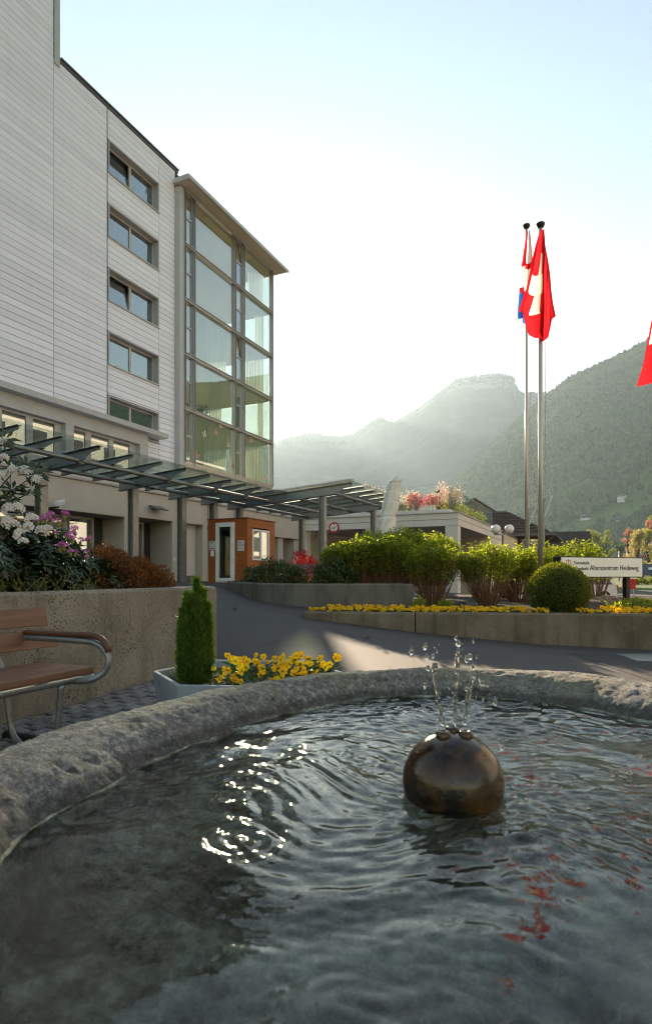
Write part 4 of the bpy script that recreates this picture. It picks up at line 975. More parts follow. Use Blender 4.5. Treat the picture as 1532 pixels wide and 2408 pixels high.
# ------------------------------------------------------------------ retaining walls, beds
def resample(pts, step):
    pts = [Vector(p) for p in pts]; out = []
    for i in range(len(pts) - 1):
        p0 = pts[max(i - 1, 0)]; p1 = pts[i]; p2 = pts[i + 1]; p3 = pts[min(i + 2, len(pts) - 1)]
        n = max(2, int((p2 - p1).length / step))
        for j in range(n):
            t = j / n; out.append(.5 * ((2 * p1) + (-p0 + p2) * t + (2 * p0 - 5 * p1 + 4 * p2 - p3) * t * t + (-p0 + 3 * p1 - 3 * p2 + p3) * t ** 3))
    out.append(pts[-1]); return out
def wall_strip(name, label, pts, thick, ztop, mat, zb=None, step=.08, lin=False):
    """front face along pts (2-D, world), body to its left; chamfered top, slightly uneven"""
    c = resample(pts, step) if not lin else [Vector(a).lerp(Vector(b), k / max(1, int((Vector(b) - Vector(a)).length / step))) for a, b in zip(pts[:-1], pts[1:]) for k in range(max(1, int((Vector(b) - Vector(a)).length / step)))] + [Vector(pts[-1])]
    n = len(c); V = []; ns = []
    for i, p in enumerate(c):
        d = (c[min(i + 1, n - 1)] - c[max(i - 1, 0)]).normalized(); ns.append(Vector((-d.y, d.x)))
    zt_ = ztop if callable(ztop) else (lambda q: ztop)
    ca = .025
    for i, p in enumerate(c):
        nn = ns[i]; g = min(g1(p.x, p.y), g1(p.x + nn.x * thick, p.y + nn.y * thick)) - .12
        if zb is not None: g = zb
        w = .006 * mnoise.noise(Vector((p.x * 3, p.y * 3, 1.7))); tz = zt_(p) + .006 * mnoise.noise(Vector((p.x * 4, p.y * 4, 5)))
        zs = [g, g + (tz - ca - g) * .35, g + (tz - ca - g) * .7, tz - ca]
        ring_ = [(p + nn * (w + .004 * mnoise.noise(Vector((p.x * 6, p.y * 6, z * 6)))), z) for z in zs]
        ring_ += [(p + nn * ca, tz), (p + nn * (thick - ca), tz), (p + nn * thick, tz - ca), (p + nn * thick, g)]
        V += [(q.x, q.y, z) for q, z in ring_]
    m = 8; F = []
    for i in range(n - 1):
        for j in range(m - 1): F.append((i * m + j, (i + 1) * m + j, (i + 1) * m + j + 1, i * m + j + 1))
    mb = MB(); mb.v = V; mb.f = F + [tuple(reversed(range(m))), tuple((n - 1) * m + j for j in range(m))]; mb.m = [0] * len(mb.f)
    b = (c[0].x, c[0].y, V[0][2])
    o = mb.build(name, mat, None, 'W', b); return tag(o, label, 'wall')
# left raised bed with the bench in front
wl0 = Vector(bw(-3.75, -1.0)); wl1 = Vector(bw(-3.75, 5.2)); wl2 = Vector(bw(-3.80, 5.25)); wl3 = Vector(bw(-7.2, 5.25)); 
LW = wall_strip('retaining_wall', 'pitted beige concrete retaining wall behind the wooden bench', [wl0, wl1, wl2, wl3], .22, .925, M['conc_warm'], lin=True)
mb = MB(); n = 24
sheet = [bw(t, s) for s in (-1.0, 5.0) for t in (-7.5, -3.9)]
def soil_sheet(name, label_unused, poly, z, amp=.03, step=.15):
    xs = np.arange(min(p[0] for p in poly), max(p[0] for p in poly) + step, step); ys = np.arange(min(p[1] for p in poly), max(p[1] for p in poly) + step, step)
    X, Y = np.meshgrid(xs, ys)
    zz = z if callable(z) else (lambda x, y: np.full(x.shape, z))
    nz = np.array([mnoise.noise(Vector((a * 5, b * 5, 3))) for a, b in zip(X.ravel(), Y.ravel())]).reshape(X.shape)
    V = np.stack([X, Y, zz(X, Y) + amp * nz], -1).reshape(-1, 3); n = len(xs)
    i, j = np.meshgrid(np.arange(len(ys) - 1), np.arange(n - 1), indexing='ij'); a = (i * n + j).ravel(); F = np.stack([a, a + 1, a + n + 1, a + n], 1)
    cx = V[F].mean(1); F = F[in_poly(cx[:, 0], cx[:, 1], poly)]
    return tag(put(mesh_np(name, V, F, [M['soil']], True), name), kind='structure')
soil_sheet('bed_soil', '', [bw(-7.3, -1), bw(-3.85, -1), bw(-3.85, 4.95), bw(-7.3, 4.95)], .86)
# upper curved wall
UW = wall_strip('retaining_wall', 'curved dark grey concrete wall below the shrubs beside the cabin', [(-2.6, 15.5), (-2.25, 13.6), (-1.86, 12.2), (-1.42, 11.0), (-.95, 10.25), (-.3, 10.0), (.6, 10.02), (1.5, 10.12)], .22, .90, M['conc_grey'])
UW2 = wall_strip('retaining_wall', 'low concrete edge wall along the yellow pansy bed left of the joint', [(.1, 9.25), (-.25, 8.98), (-.36, 8.80), (-.2, 8.70), (.5, 8.62), (1.285, 8.5)], .18, .50, M['conc_brown'])
UW3 = wall_strip('retaining_wall', 'stained low concrete wall along the yellow pansy bed below the round boxwood', [(1.30, 8.5), (2.1, 8.43), (2.95, 8.35), (4.4, 8.1), (6.0, 7.75), (8.5, 7.0)], .20, .505, M['conc_brown'])
soil_sheet('bed_soil', '', [(-2.4, 15.5), (-1.7, 12.2), (-1.2, 11.0), (-.8, 10.4), (-.3, 10.15), (1.5, 10.25), (1.55, 14.5), (1.5, 16.0)], .84)
soil_sheet('bed_soil', '', [(-.2, 8.85), (.5, 8.75), (1.3, 8.63), (2.95, 8.48), (4.4, 8.22), (8.5, 7.12), (9.5, 12.0), (6.5, 14.5), (1.45, 14.5), (1.45, 10.15), (-.2, 10.02)], lambda x, y: .44 + .02 * (y - 8.5))
tag(MB().box(0, 1.05, 0, .62, 0, .012).build('drain_cover', M['galv'], None, 'W', (0, 0, 0)), 'grey metal drain cover set in the asphalt by the low wall', 'drain cover')
dc = bpy.data.objects['drain_cover']; dc.location = (3.68, 6.95, g1(4.1, 7.2) + .004); dc.rotation_euler = (0, -.01, -.08)
# ------------------------------------------------------------------ granite fountain
FC = (.5, 1.45)
def per(ctrl):
    a = np.array([c[0] for c in ctrl] + [ctrl[0][0] + 360.]); r = np.array([c[1] for c in ctrl] + [ctrl[0][1]])
    def f(phi):
        p = np.asarray(phi) % 360
        p = np.where(p < a[0], p + 360, p)
        i = np.clip(np.searchsorted(a, p, side='right') - 1, 0, len(a) - 2); t = (p - a[i]) / (a[i + 1] - a[i]); t = t * t * (3 - 2 * t)
        return r[i] * (1 - t) + r[i + 1] * t
    return f
Ro = per([(20, 1.40), (50, 1.38), (67, 1.45), (84, 1.41), (108, 1.37), (130, 1.31), (150, 1.285), (176, 1.36), (200, 1.46), (226, 1.56), (255, 1.50), (290, 1.45), (330, 1.42)])
Ri = per([(20, 1.05), (46, 1.02), (65, 1.13), (83, 1.19), (101, 1.20), (125, 1.09), (150, 1.01), (172, 1.05), (196, 1.17), (226, 1.31), (255, 1.22), (290, 1.15), (330, 1.1)])
WZ = .50
na = 900; ph = np.linspace(0, 360, na, endpoint=False); ro = Ro(ph); ri = Ri(ph); ca_, sa_ = np.cos(np.radians(ph)), np.sin(np.radians(ph))
# profile: (k, z): k=1 outer edge, 0 inner water line, <0 towards the centre below water
prof0 = [(1.0, -.03), (1.0, .12), (1.0, .28), (1.0, .44), (.998, .53), (.99, .566), (.972, .586), (.94, .597), (.87, .602), (.80, .604), (.72, .604), (.64, .602), (.56, .598), (.48, .591), (.40, .582), (.32, .570), (.24, .556), (.16, .540), (.08, .520), (.0, .498), (-.05, .47), (-.10, .43), (-.15, .39), (-.20, .345), (-.26, .305), (-.36, .275), (-.55, .255), (-.9, .245), (-1.6, .24), (-2.6, .24), (-3.9, .24)]
pk = np.array([p[0] for p in prof0]); pz = np.array([p[1] for p in prof0]); fi = np.concatenate([np.arange(0, 4), np.arange(4, 26, .4), np.arange(26, len(prof0))]); prof = list(zip(np.interp(fi, np.arange(len(pk)), pk), np.interp(fi, np.arange(len(pk)), pz)))
V = []
for (k, z) in prof:
    r = ri + (ro - ri) * k
    if k < -.3: r = ri * np.clip(1 + (k + .3) * .27, 0.004, 1) - .3 * (ro - ri) * np.clip(1 + (k + .3) * .27, 0, 1)
    r = np.maximum(r, .01)
    V.append(np.stack([FC[0] + r * ca_, FC[1] + r * sa_, np.full(na, z)], 1))
V = np.concatenate(V)
out = np.empty_like(V)
for i, p in enumerate(V):
    q = Vector(p); a = .008 * mnoise.fractal(q * 2.2, .9, 2.1, 3) + .0050 * mnoise.fractal(q * 17, .6, 2.1, 4) - .011 * max(0, mnoise.noise(q * 24) - .30)
    up = 1.0 if p[2] > .5 else .35
    out[i] = (p[0] + a * .5, p[1] + a * .4, p[2] + a * up)
nr = len(prof); i, j = np.meshgrid(np.arange(nr - 1), np.arange(na), indexing='ij'); a = (i * na + j).ravel(); b = (i * na + (j + 1) % na).ravel()
ft = thing('stone_fountain', 'round rough hewn granite fountain basin full of rippling water', 'fountain', (FC[0], FC[1], 0))
put(mesh_np('basin', out - np.array([FC[0], FC[1], 0]), np.stack([a, b, b + na, a + na], 1), [M['granite']], True), 'basin', ft)
# water sheet
BC = (.317, 1.47)
nwr, nwa = 230, 520
rq = np.linspace(0.004, 1.0, nwr) ** .8; aq = np.linspace(0, 2 * np.pi, nwa, endpoint=False)
RR = rq[:, None] * (Ri(np.degrees(aq))[None] + .03); X = FC[0] + RR * np.cos(aq)[None]; Y = FC[1] + RR * np.sin(aq)[None]
rng = np.random.default_rng(5); Z = np.zeros_like(X)
wx = .10 * np.sin(X * 4.1 + 1) * np.cos(Y * 3.3) + .06 * np.sin(Y * 7.7 + X * 5.1); wy = .10 * np.sin(Y * 4.7 + 2) * np.cos(X * 3.9) + .06 * np.sin(X * 8.3 - Y * 4.1)
amp = np.clip(.28 + .42 * (Y - .75) + .20 * (X - .1), .22, 1.0)                       # livelier towards the ball and the far side
patch = .55 + .45 * np.sin(X * 3.1 + Y * 2.2 + 1.1) * np.sin(Y * 3.7 - X * 1.7)
for k in range(18):      # long soft swell
    lam = rng.uniform(.13, .38); th = rng.normal(math.radians(75), .9); kx, ky = math.cos(th) / lam * 6.283, math.sin(th) / lam * 6.283
    Z += .0040 * lam * np.sin((X + wx) * kx + (Y + wy) * ky + rng.uniform(0, 6.28)) * (.45 + .55 * amp)
for k in range(46):      # ripples
    lam = rng.uniform(.024, .085); th = rng.normal(math.radians(82), .6); kx, ky = math.cos(th) / lam * 6.283, math.sin(th) / lam * 6.283
    Z += .0098 * lam * np.sin((X + wx) * kx + (Y + wy) * ky + rng.uniform(0, 6.28)) * amp * patch
d = np.hypot(X - BC[0], Y - BC[1]); Z += .0014 * np.sin(d * 92 - 1 + 2.2 * wx * 9) * np.exp(-np.maximum(d - .12, 0) * 5.5)
for (x, y, amp) in ((-.186, 1.218, .0006), (.62, 1.15, .0004), (.1, 1.75, .0006), (.75, 1.6, .0005)):
    d = np.hypot(X - x, Y - y); Z += amp * np.sin(d * 190) * np.exp(-((d - .06) / .07) ** 2)
V = np.stack([X, Y, WZ + Z], -1).reshape(-1, 3); i, j = np.meshgrid(np.arange(nwr - 1), np.arange(nwa), indexing='ij'); a = (i * nwa + j).ravel(); b = (i * nwa + (j + 1) % nwa).ravel()
V = np.concatenate([V, [[FC[0], FC[1], WZ + Z[0].mean()]]]); jj = np.arange(nwa)
wt_ = put(mesh_np('water', V, [np.stack([a, a + nwa, b + nwa, b], 1)[:, ::-1][:, ::-1], np.stack([np.full(nwa, nwr * nwa), jj, (jj + 1) % nwa], 1)], [M['water']], True), 'water'); tag(wt_, kind='structure')
# bronze ball with nozzles
bz = .531; br = .125
ball = thing('fountain_ball', 'wet brown bronze ball with three nozzles standing in the fountain water', 'ball', (BC[0], BC[1], bz - br))
mb = MB(); mb.lathe([(br * math.sin(math.pi * i / 28) + 1e-4, -br * math.cos(math.pi * i / 28)) for i in range(29)], (BC[0], BC[1], bz), 48); mb.build('sphere_shell', M['bronze'], ball, smooth=True)
noz = [(-.026, -.015), (.004, .018), (.030, -.012)]
for (dx, dy) in noz:
    z = bz + math.sqrt(br ** 2 - dx * dx - dy * dy) - .006
    MB().lathe([(.0185, 0), (.019, .010), (.015, .016), (.006, .017), (.004, .010), (0, .010)], (BC[0] + dx, BC[1] + dy, z), 16).build('nozzle', M['bronze'], ball, smooth=True)
for (a_, e_) in ((-95, 8), (-30, 12), (-150, 15)):
    dd = Vector((math.cos(math.radians(a_)) * math.cos(math.radians(e_)), math.sin(math.radians(a_)) * math.cos(math.radians(e_)), math.sin(math.radians(e_))))
    mb = MB(); c = Vector((BC[0], BC[1], bz)) + dd * (br + .0005); mb.tube([c - dd * .004, c], .006, 10); mb.build('hole', M['black'], ball)
# water jets
def blob(c, r, st, rng):      # an uneven falling drop
    V = []; F = []; n, m = 7, 8
    for i in range(n + 1):
        th = math.pi * i / n
        for j in range(m):
            p = 2 * math.pi * j / m; d = Vector((math.sin(th) * math.cos(p), math.sin(th) * math.sin(p), math.cos(th)))
            k = r * (1 + .3 * mnoise.noise(d * 1.6 + Vector(c) * 40)); V.append((c[0] + d.x * k, c[1] + d.y * k, c[2] + d.z * k * st))
    for i in range(n):
        for j in range(m): F.append((i * m + j, (i + 1) * m + j, (i + 1) * m + (j + 1) % m, i * m + (j + 1) % m))
    return V, F
rr = random.Random(4)
jets = [((-.026, -.015), [(1040, 1706), (1033, 1660), (1028, 1620), (1022, 1585), (1021, 1560)], [(1006, 1572, 9), (1003, 1545, 8), (999, 1520, 9), (966, 1530, 9), (1017, 1543, 7), (1000, 1612, 6)], 'leftmost thin water jet rising from the bronze ball'),
        ((.004, .018), [(1068, 1702), (1069, 1660), (1071, 1620), (1074, 1575), (1075, 1540)], [(1077, 1513, 11), (1076, 1535, 9), (1079, 1560, 7), (1072, 1580, 6), (1071, 1500, 6)], 'tallest thin water jet rising from the middle nozzle of the bronze ball'),
        ((.030, -.012), [(1092, 1704), (1095, 1670), (1101, 1635), (1108, 1600), (1112, 1580)], [(1111, 1565, 9), (1104, 1545, 10), (1096, 1550, 8), (1113, 1590, 6), (1095, 1620, 7), (1130, 1605, 7), (1137, 1609, 6)], 'rightmost thin water jet rising from the bronze ball')]
for (dx, dy), path, drops, lab in jets:
    Yj = BC[1] + dy; t_ = thing('water_jet', lab, 'water jet', (BC[0] + dx, Yj, bz + br))
    pts = [P(x, y, Yj) for x, y in path]; pts = resample([Vector((p.x, p.y, p.z)) for p in pts], .006) if False else pts
    fine = []
    for k in range(len(pts) - 1):
        for q in range(6): fine.append(pts[k].lerp(pts[k + 1], q / 6))
    fine.append(pts[-1])
    mb = MB(); mb.tube([p + Vector((.0012 * mnoise.noise(p * 60), 0, 0)) for p in fine], [.0046 + .0022 * mnoise.noise(p * 90) + .0030 * (i / len(fine)) for i, p in enumerate(fine)], 8); mb.build('stream', M['drop'], t_, smooth=True)
    for (x, y, r) in drops:
        c = P(x, y, Yj + rr.uniform(-.02, .02)); mb = MB(); v_, f_ = blob(c, r / FX * Yj * .60, rr.uniform(1.2, 2.4), rr); mb.add(v_, f_); mb.build('droplet', M['drop'], t_, smooth=True)
mb = MB()
for (x, y, r) in ((997, 1613, 6), (1163, 1650, 7), (1180, 1755, 9), (1176, 1748, 6), (993, 1668, 5), (979, 1690, 4), (925, 1812, 5), (1212, 1870, 5), (1160, 1870, 7), (1166, 1848, 6), (905, 1880, 6), (890, 1872, 5), (880, 1882, 5), (985, 1920, 5), (1058, 2302, 6), (808, 2333, 4), (1200, 1905, 5), (1128, 1598, 5), (1145, 1612, 4), (950, 1760, 4)):
    v_, f_ = blob(P(x, y, 1.42 + rr.uniform(-.05, .03) if y < 2000 else .8), r / FX * 1.4 * .75, rr.uniform(1, 2.2), rr); mb.add(v_, f_)
for k in range(50):      # fine spray
    a = rr.uniform(0, 6.28); q = abs(rr.gauss(0, .075)); x_, y_, z_ = BC[0] + q * math.cos(a) + .004, BC[1] + q * .8 * math.sin(a), bz + br + rr.uniform(-.05, .24)
    if math.hypot(x_ - BC[0], y_ - BC[1]) < br and z_ < bz + br + .01: continue
    v_, f_ = blob((x_, y_, z_), rr.uniform(.0008, .0024), rr.uniform(1, 3.0), rr); mb.add(v_, f_)
tag(mb.build('water_droplets', M['drop'], None, 'W', smooth=True), 'splashing water drops around the bronze ball', 'water drops', kind='stuff')

# ------------------------------------------------------------------ cobbles under the bench
tt_, ss_ = np.meshgrid(np.arange(-3.74, -1.79, .13), np.arange(-1.0, 5.01, .2)); xx_, yy_ = bw(tt_, ss_); n_ = tt_.shape[1]
i, j = np.meshgrid(np.arange(tt_.shape[0] - 1), np.arange(n_ - 1), indexing='ij'); a = (i * n_ + j).ravel()
pv = tag(put(mesh_np('cobble_paving', np.stack([xx_, yy_, gz(xx_, yy_) + .008], -1).reshape(-1, 3), np.stack([a, a + 1, a + n_ + 1, a + n_], 1), [M['joint_soil']], True), 'cobble_paving'), kind='structure')
cob = []
for k in range(5):
    rg = random.Random(k); mb = MB(); w, l, h = .052, .075, .035
    pts = []
    for (sx, sy) in ((-1, -1), (1, -1), (1, 1), (-1, 1)): pts.append((sx * w * rg.uniform(.86, 1.0), sy * l * rg.uniform(.86, 1.0)))
    ins = .78
    mb.hexa([(x, y, -.02) for x, y in pts] + [(x, y, h * .7) for x, y in pts]); mb.f.pop(1); mb.m.pop(1)
    kk = len(mb.v); mb.v += [(x * ins, y * ins, h + rg.uniform(-.004, .004)) for x, y in pts]; mb.f += [(4, 5, kk + 1, kk), (5, 6, kk + 2, kk + 1), (6, 7, kk + 3, kk + 2), (7, 4, kk, kk + 3), (kk, kk + 1, kk + 2, kk + 3)]; mb.m += [0] * 5
    cob.append(mb.mesh('cobble', M['cobble'], smooth=False))
rg = random.Random(3); nc = 0; rest = MB()
for i in range(17):
    for j in range(37):
        t_ = -3.68 + i * .112; s_ = -.95 + j * .162 + (.08 if i % 2 else 0); x, y = bw(t_, s_)
        r = math.hypot(x - FC[0], y - FC[1]); px = 766 + FX * x / max(y, .1); py = 1352 + FX * H / max(y, .1)
        if r < 1.66 or s_ > 4.93: continue
        seen = y > .5 and -60 < px < 640 and 1600 < py < 1830 and py < 1860 - .42 * px and nc < 295
        me_ = cob[rg.randrange(5)]; loc = (x, y, g1(x, y) + rg.uniform(-.004, .006)); rot = (rg.uniform(-.04, .04), rg.uniform(-.04, .04), TH + rg.uniform(-.08, .08))
        if seen:
            nc += 1; put(me_, 'cobble', pv, loc, rot)
        else:
            m_ = Matrix.Translation(loc) @ Matrix.Rotation(rot[2], 4, 'Z'); rest.add([m_ @ v.co for v in me_.vertices], [tuple(p.vertices) for p in me_.polygons])
tag(put(rest.mesh('cobbles', M['cobble']), 'cobbles', pv), kind='stuff')

# ------------------------------------------------------------------ bench
bn = thing('park_bench', 'wooden slat bench with galvanised tube frame before the concrete wall', 'bench', (-3.1, 1.9, 0), 'B')
def plank(t0, t1, z0, z1, s0, s1, name, lean=0.0):
    mb = MB(); mb.hexa([(t0, s0, z0), (t1, s0, z0), (t1, s1, z0), (t0, s1, z0), (t0 - lean, s0, z1), (t1 - lean, s0, z1), (t1 - lean, s1, z1), (t0 - lean, s1, z1)])
    return mb.build(name, M['bench_wood'], bn, 'B', bevel=.006)
plank(-3.36, -3.325, .715, .835, .5, 2.74, 'back_slat', .035); plank(-3.315, -3.28, .575, .69, .5, 2.78, 'back_slat', .03)
for (a, b) in ((-3.24, -3.08), (-3.065, -2.93), (-2.915, -2.79)): plank(a, b, .455, .495, .5, 2.62, 'seat_slat')
TB = .0185
for s_ in (2.50, .8):
    arm = [(-3.33, s_ + .05, .655), (-2.85, s_ + .05, .655), (-2.70, s_ + .05, .645), (-2.62, s_ + .05, .60), (-2.60, s_ + .05, .545), (-2.63, s_ + .04, .48), (-2.70, s_, .435), (-2.85, s_ - .02, .425)]
    MB().tube(resample(arm, .03), TB, 12).build('arm_tube', M['galv'], bn, 'B', smooth=True)
    a = [(-3.31, s_ + .05, .685), (-2.85, s_ + .05, .690), (-2.70, s_ + .05, .688), (-2.63, s_ + .05, .655), (-2.60, s_ + .05, .60)]
    mb = MB(); pth = resample(a, .04); mb.tube(pth, [.016 + .004 * i / len(pth) for i in range(len(pth))], 10); mb.build('armrest', M['arm_wood'], bn, 'B', smooth=True)
    leg = [(-3.425, s_ - .12, .80), (-3.36, s_ - .12, .60), (-3.28, s_ - .12, .44), (-3.21, s_ - .12, .14), (-3.16, s_ - .12, .06), (-3.08, s_ - .12, .035), (-2.92, s_ - .12, .035), (-2.85, s_ - .12, .06), (-2.82, s_ - .12, .14), (-2.79, s_ - .12, .42)]
    MB().tube(resample(leg, .03), TB, 12).build('leg', M['galv'], bn, 'B', smooth=True)
for t_ in (-2.80, -3.2): MB().tube([(t_, .4, .432), (t_, 2.62, .432)], TB, 12).build('seat_rail', M['galv'], bn, 'B', smooth=True)
MB().tube([(-3.42, 2.5, .034), (-3.05, 2.5, .034)], .03, 12).build('foot_bar', M['black'], bn, 'B', smooth=True)

# ------------------------------------------------------------------ planter with thuja and pansies
PH = .40
hexp = [(-1.17, 3.97), (-.88, 3.46), (-.24, 3.40), (.12, 3.92), (-.15, 4.45), (-.86, 4.50)]
pl = thing('flower_planter', 'pale grey hexagonal planter box beside the fountain', 'planter', (-.53, 3.95, g1(-.5, 4)))
mb = MB(); n = 6; cx_, cy_ = -.53, 3.95
def sc_(k): return [(cx_ + (x - cx_) * k, cy_ + (y - cy_) * k) for x, y in hexp]
o0, o1, i1, i0 = sc_(.93), sc_(1.0), sc_(.95), sc_(.93)
mb.add([(x, y, 0.0) for x, y in o0] + [(x, y, PH) for x, y in o1] + [(x, y, PH) for x, y in i1] + [(x, y, PH - .07) for x, y in i0], [tuple(reversed(range(6)))] + [(i + 6 * k, (i + 1) % 6 + 6 * k, (i + 1) % 6 + 6 * (k + 1), i + 6 * (k + 1)) for k in range(3) for i in range(6)])
mb.build('box', M['planter'], pl, bevel=.006)
mb = MB(); mb.add([(x, y, PH - .06) for x, y in sc_(.935)], [tuple(range(6))]); mb.build('soil', M['soil'], pl)
# thuja
th = thing('thuja_shrub', 'upright green thuja growing in the corner of the grey planter', 'shrub', (-.84, 3.76, PH - .06))
rng = np.random.default_rng(11); g = Geo(); gs = Geo()
for (dx, dy, hh, w, n) in ((.015, 0, .665, .045, 1100), (-.065, .01, .57, .042, 1000), (.07, -.01, .59, .042, 1000), (.03, .06, .61, .045, 700), (-.03, -.05, .56, .05, 1300), (.045, -.055, .53, .048, 1300), (-.09, -.02, .47, .035, 800), (.10, .0, .50, .035, 800), (0, 0, .46, .085, 1500)):
    dx, dy, w = dx * .82, dy * .82, w * .86; q = rng.random(n) ** .85; z = q * hh; rad = w * (np.sin(np.pi * np.clip(q * .80 + .2, 0, 1)) ** .7) * (1.05 - q * .3) * np.where(q > .86, .45, 1) * rng.uniform(.5, 1.15, n); a = rng.uniform(0, 6.28, n)
    p = np.stack([-.84 + dx + rad * np.cos(a), 3.76 + dy + rad * np.sin(a), PH - .05 + z], 1)
    dr = np.stack([np.cos(a) * .55, np.sin(a) * .55, np.full(n, 1.0)], 1) + rng.normal(size=(n, 3)) * .3
    nn_ = rdir(n, rng)
    for k in range(2):
        ddr = dr + rng.normal(size=(n, 3)) * .35
        g.leaves(p, ddr, nn_, rng.uniform(.028, .055, n), rng.uniform(.0055, .0095, n), fold=.1)
    gs.poly([(-.84 + dx * .4, 3.76 + dy * .4, PH - .06), (-.84 + dx, 3.76 + dy, PH + hh * .8)], .010, .003)
g.build('foliage', M['lf_thuja'], th); gs.build('trunk', M['stem'], th)
# pansies
def pansy_flower():
    mb = MB()
    def pet(cx, cz, rx, rz, y, n=8, curl=.006):
        k = len(mb.v); mb.v.append((cx * .3, y, cz * .3)); mb.v += [(cx + rx * math.cos(2 * math.pi * i / n), y + curl * math.cos(2 * math.pi * i / n * 2 + cx * 90), cz + rz * math.sin(2 * math.pi * i / n)) for i in range(n)]
        mb.f += [(k, k + 1 + i, k + 1 + (i + 1) % n) for i in range(n)]; mb.m += [mb.cm] * n
    pet(-.013, .016, .016, .015, .006); pet(.013, .016, .016, .015, .004); pet(-.018, -.002, .014, .013, .0); pet(.018, -.002, .014, .013, -.001); pet(0, -.015, .018, .015, -.004)
    mb.cm = 1; pet(0, -.004, .0055, .006, -.009, 6, 0)
    return mb.mesh('flower', [M['pansy'], M['pansy_eye']])
PF = pansy_flower()
def pansy_foliage(n, rad, h, seed, L=.045):
    rng = np.random.default_rng(seed); g = Geo(); a = rng.uniform(0, 6.28, n); r = rad * np.sqrt(rng.random(n)); z = h * rng.random(n)
    d = np.stack([np.cos(a), np.sin(a), rng.uniform(.1, 1.2, n)], 1); g.leaves(np.stack([r * np.cos(a), r * np.sin(a), z], 1), d, rdir(n, rng) * .5 + np.array([0, 0, 1.]), rng.uniform(.6, 1.2, n) * L, rng.uniform(.35, .5, n) * L)
    return g.mesh('foliage', M['lf_pansy'])
rg = random.Random(21)
spots = [(-.62, 3.66), (-.47, 3.60), (-.55, 3.86), (-.36, 3.74), (-.26, 3.60), (-.12, 3.70), (-.05, 3.88), (-.22, 3.90), (-.42, 4.05), (-.18, 4.15), (-.62, 4.1), (.0, 4.05)]
locs = ['nearest to the thuja', 'in the front row beside the thuja', 'behind the front row near the thuja', 'in the middle of the front row', 'right of the middle in the front row', 'in front at the right end', 'at the right corner', 'right of the middle in the second row', 'in the middle of the back row', 'at the back right', 'at the back beside the thuja', 'farthest right at the back']
fol = [pansy_foliage(70, .10, .10, 40 + k) for k in range(3)]
for k, ((x, y), lc) in enumerate(zip(spots, locs)):
    t_ = thing('pansy_plant', 'yellow pansies in the grey planter, ' + lc, 'pansy', (x, y, PH - .06), group='pansies in the grey planter')
    put(fol[k % 3], 'foliage', t_)
    for q in range(7):
        a = rg.uniform(0, 6.28); r = .105 * math.sqrt(rg.random()); zz = rg.uniform(.055, .15) + (.05 if k in (0, 2, 3) and q < 3 else 0)
        put(PF, 'flower', t_, (r * math.cos(a), r * math.sin(a) - .02, zz), (rg.uniform(-.7, .1), rg.uniform(-.3, .3), rg.uniform(-.9, .9)), rg.uniform(.5, 1.05))
# silver cushion plants in the planter
for (x, y, r, lab) in ((-.40, 3.50, .12, 'wiry silver cushion plant at the front edge of the planter'), (-.28, 3.80, .09, 'wiry silver cushion plant among the pansies in the planter'), (-1.0, 3.86, .12, 'wiry silver cushion plant left of the thuja')):
    t_ = thing('cushion_plant', lab, 'plant', (x, y, PH - .06)); rng = np.random.default_rng(int(r * 1000 + abs(x) * 77)); n = 420
    d = nrm(rng.normal(size=(n, 3))); d[:, 2] = np.abs(d[:, 2]); A_ = np.array([x, y, PH - .05]) + d * r * rng.uniform(.2, .9, (n, 1)) * np.array([1, 1, .75]); g = Geo(); g.tubes(A_, A_ + rdir(n, rng) * .045, .0012, .0009, 3); g.build('foliage', M['needle_grey'], t_)
